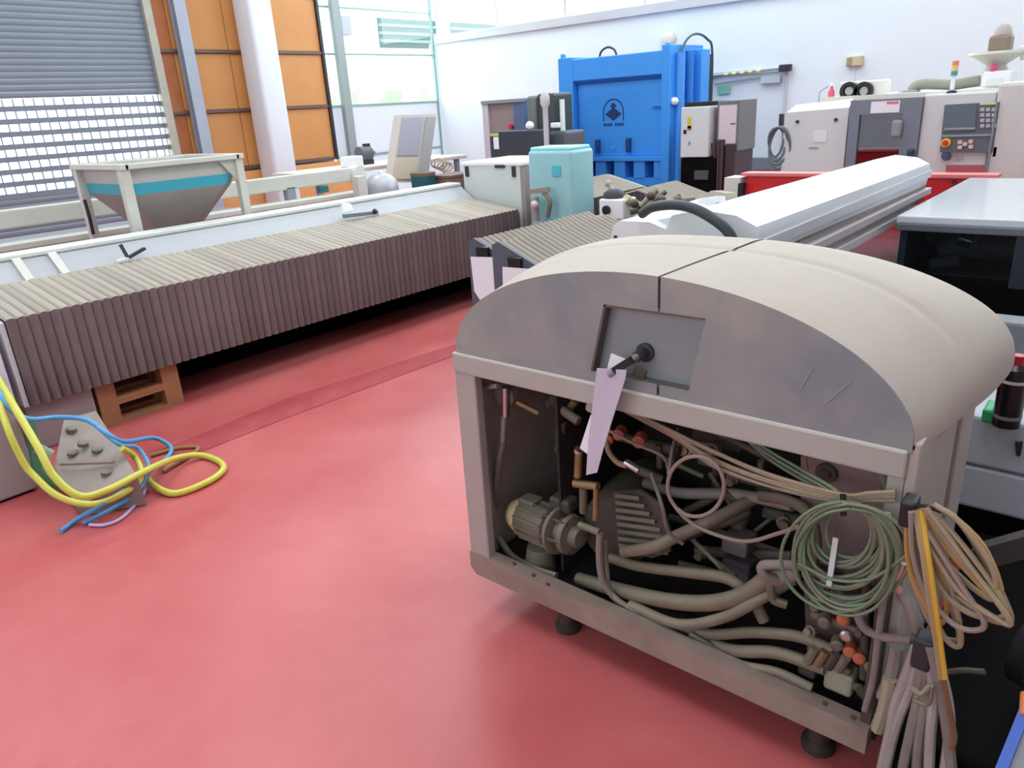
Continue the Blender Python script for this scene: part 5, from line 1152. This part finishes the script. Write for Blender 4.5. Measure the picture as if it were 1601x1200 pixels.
MB().tube(Q((1412, 880, 1.58), (1403, 905, 1.575), (1406, 925, 1.575)), .009, 8).build('hook', chrome, pu, True)
line('cable', [(1385, 915, 1.6), (1375, 980, 1.6), (1365, 1060, 1.6), (1352, 1110, 1.6)], .008, hose_l)
line('cable', [(1388, 800, 1.6), (1392, 830, 1.6), (1390, 870, 1.6)], .006, white)
line('hose', [(1402, 1010, 1.6), (1395, 1050, 1.6), (1380, 1090, 1.6)], .016, hose_l)
line('hose', [(1392, 1060, 1.585), (1385, 1100, 1.585), (1372, 1140, 1.59)], .016, mat('hose_cream', (160, 152, 132), .6))

# ------------------------------------------------------------ coils hanging on the unit
random.seed(11)
gcl = thing('green_cable_coil', 'coil of thin grey-green cable tied to the front of the power unit', 'cable coil', U(1320, 870, 'Y', 1.57))
for i in range(17):
    rx = 46+i*2.9+random.uniform(-5, 5); ry = 40+i*3.0+random.uniform(-4, 4)
    cx_ = 1322+random.uniform(-9, 9); topy = 786+random.uniform(-3, 12)
    pts = [(cx_+rx*math.cos(a)*(1+.12*math.cos(a+i))*.95, topy+ry+ry*math.sin(a), 1.568-.0026*i+.006*math.sin(2*a+i)) for a in [-PI/2+j*2*PI/14 for j in range(15)]]
    MB().tube(Q(*pts), .0042, 6, 4).build('loop', (cable_g, cable_g, mat('cable_greygreen', (126, 126, 106), .6), cable_g)[i % 4], gcl, True)
MB().tube(Q((1248, 880, 1.53), (1300, 905, 1.53), (1360, 905, 1.53), (1412, 872, 1.53), (1440, 850, 1.54)), .004, 6).build('loose_end', cable_g, gcl, True)
MB().bar(U(1318, 772, 'Y', 1.545), U(1319, 806, 'Y', 1.53), .010, .012).build('cable_tie', black, gcl)
MB().bar(U(1307, 840, 'Y', 1.555), U(1296, 915, 'Y', 1.535), .012, .006).build('white_strap', mat('strap_white', (190, 200, 196), .5), gcl)
yc = thing('yellow_cable_coil', 'bunched beige and ochre cable loops hanging off the right corner of the unit', 'cable coil', U(1430, 800, 'Y', 1.5))
sets = [
 ([(1432, 797), (1440, 850), (1470, 910), (1530, 960), (1578, 972), (1570, 935), (1530, 860), (1490, 805), (1450, 792)], 'b'),
 ([(1436, 797), (1455, 850), (1500, 900), (1545, 935), (1560, 925), (1545, 880), (1505, 820), (1460, 790)], 'b'),
 ([(1440, 797), (1462, 840), (1510, 890), (1550, 930), (1564, 918), (1535, 850), (1480, 800), (1445, 793)], 'o'),
 ([(1428, 800), (1445, 870), (1480, 930), (1520, 960), (1565, 965), (1568, 940), (1520, 870), (1470, 810)], 'b'),
 ([(1424, 800), (1428, 870), (1450, 930), (1490, 975), (1525, 985), (1538, 970), (1500, 910), (1450, 830)], 'p'),
 ([(1422, 800), (1422, 860), (1432, 920), (1460, 980), (1485, 1000), (1500, 990), (1475, 920), (1438, 820)], 'p'),
 ([(1420, 802), (1418, 850), (1425, 900), (1448, 945), (1470, 975), (1480, 940), (1460, 870), (1435, 810)], 'o'),
 ([(1426, 800), (1436, 880), (1455, 950), (1480, 1000), (1502, 1005), (1490, 930), (1450, 830)], 'b'),
 ([(1445, 795), (1490, 860), (1530, 905), (1556, 920), (1548, 880), (1500, 815), (1460, 788)], 'b'),
 ([(1448, 793), (1480, 835), (1520, 890), (1566, 950), (1580, 975), (1560, 968), (1500, 925), (1450, 850)], 'b'),
]
mm_ = {'b': cable_b, 'o': cable_o, 'p': cable_p}
for i, (pp, k_) in enumerate(sets):
    MB().tube(Q(*[(px, py, 1.53-.010*(i % 5)-.03*min(1, (px-1415)/150)) for px, py in pp]), .0058, 7, 5).build('loop', mm_[k_], yc, True)
for o, mmx in ((0, cable_o), (5, mat('cable_yellow', (206, 166, 62), .5)), (-5, cable_b)):
    MB().tube(Q((1436+o, 797, 1.50), (1446+o*.8, 860, 1.47), (1456+o*.8, 930, 1.46), (1466+o*.6, 1000, 1.46), (1474+o*.6, 1060, 1.46)), .0062, 7).build('loose_end', mmx, yc, True)
MB().tube(Q((1474, 1060, 1.46), (1484, 1110, 1.46), (1492, 1150, 1.46), (1488, 1170, 1.46)), .006, 7).build('loose_end', mat('cable_rust', (120, 84, 60), .6), yc, True)
MB().bev(U(1412, 806, 'Y', 1.55), U(1432, 788, 'Y', 1.50), .006).build('black_tie', black, yc)
MB().tube(Q((1420, 795, 1.52), (1445, 790, 1.49), (1472, 800, 1.49)), .004, 6).build('tie_wire', black, yc, True)
gh = thing('grey_hose_bundle', 'bundle of stiff grey hoses hanging down below the ochre cable at the corner', 'hose bundle', U(1440, 1010, 'Y', 1.52))
for i, pp in enumerate([[(1438, 1010), (1425, 1070), (1402, 1130), (1385, 1200), (1380, 1240)], [(1445, 1012), (1438, 1080), (1425, 1140), (1412, 1200), (1408, 1240)], [(1450, 1012), (1460, 1080), (1455, 1150), (1452, 1220), (1452, 1245)], [(1455, 1010), (1472, 1080), (1482, 1150), (1490, 1220), (1492, 1245)], [(1432, 1012), (1415, 1060), (1400, 1100), (1390, 1150), (1372, 1230)], [(1448, 1015), (1446, 1090), (1436, 1160), (1432, 1230)], [(1458, 1012), (1476, 1070), (1485, 1130), (1478, 1200), (1472, 1240)]]):
    MB().tube(Q(*[(px, py, 1.53-.012*(i % 4)) for px, py in pp]), .0115, 9).build('hose', hose_l if i % 2 else mat('hose_silver', (166, 158, 154), .6, dirt=.5, dirtcol=(126, 116, 110), scale=14), gh, True)
MB().tube(Q((1425, 1075, 1.46), (1440, 1085, 1.45), (1455, 1072, 1.46), (1450, 1100, 1.46), (1430, 1095, 1.46)), .006, 7).build('knot', hose_m, gh, True)
MB().bev(U(1430, 1022, 'Y', 1.54), U(1460, 1008, 'Y', 1.49), .006).build('tie', darkmetal, gh)
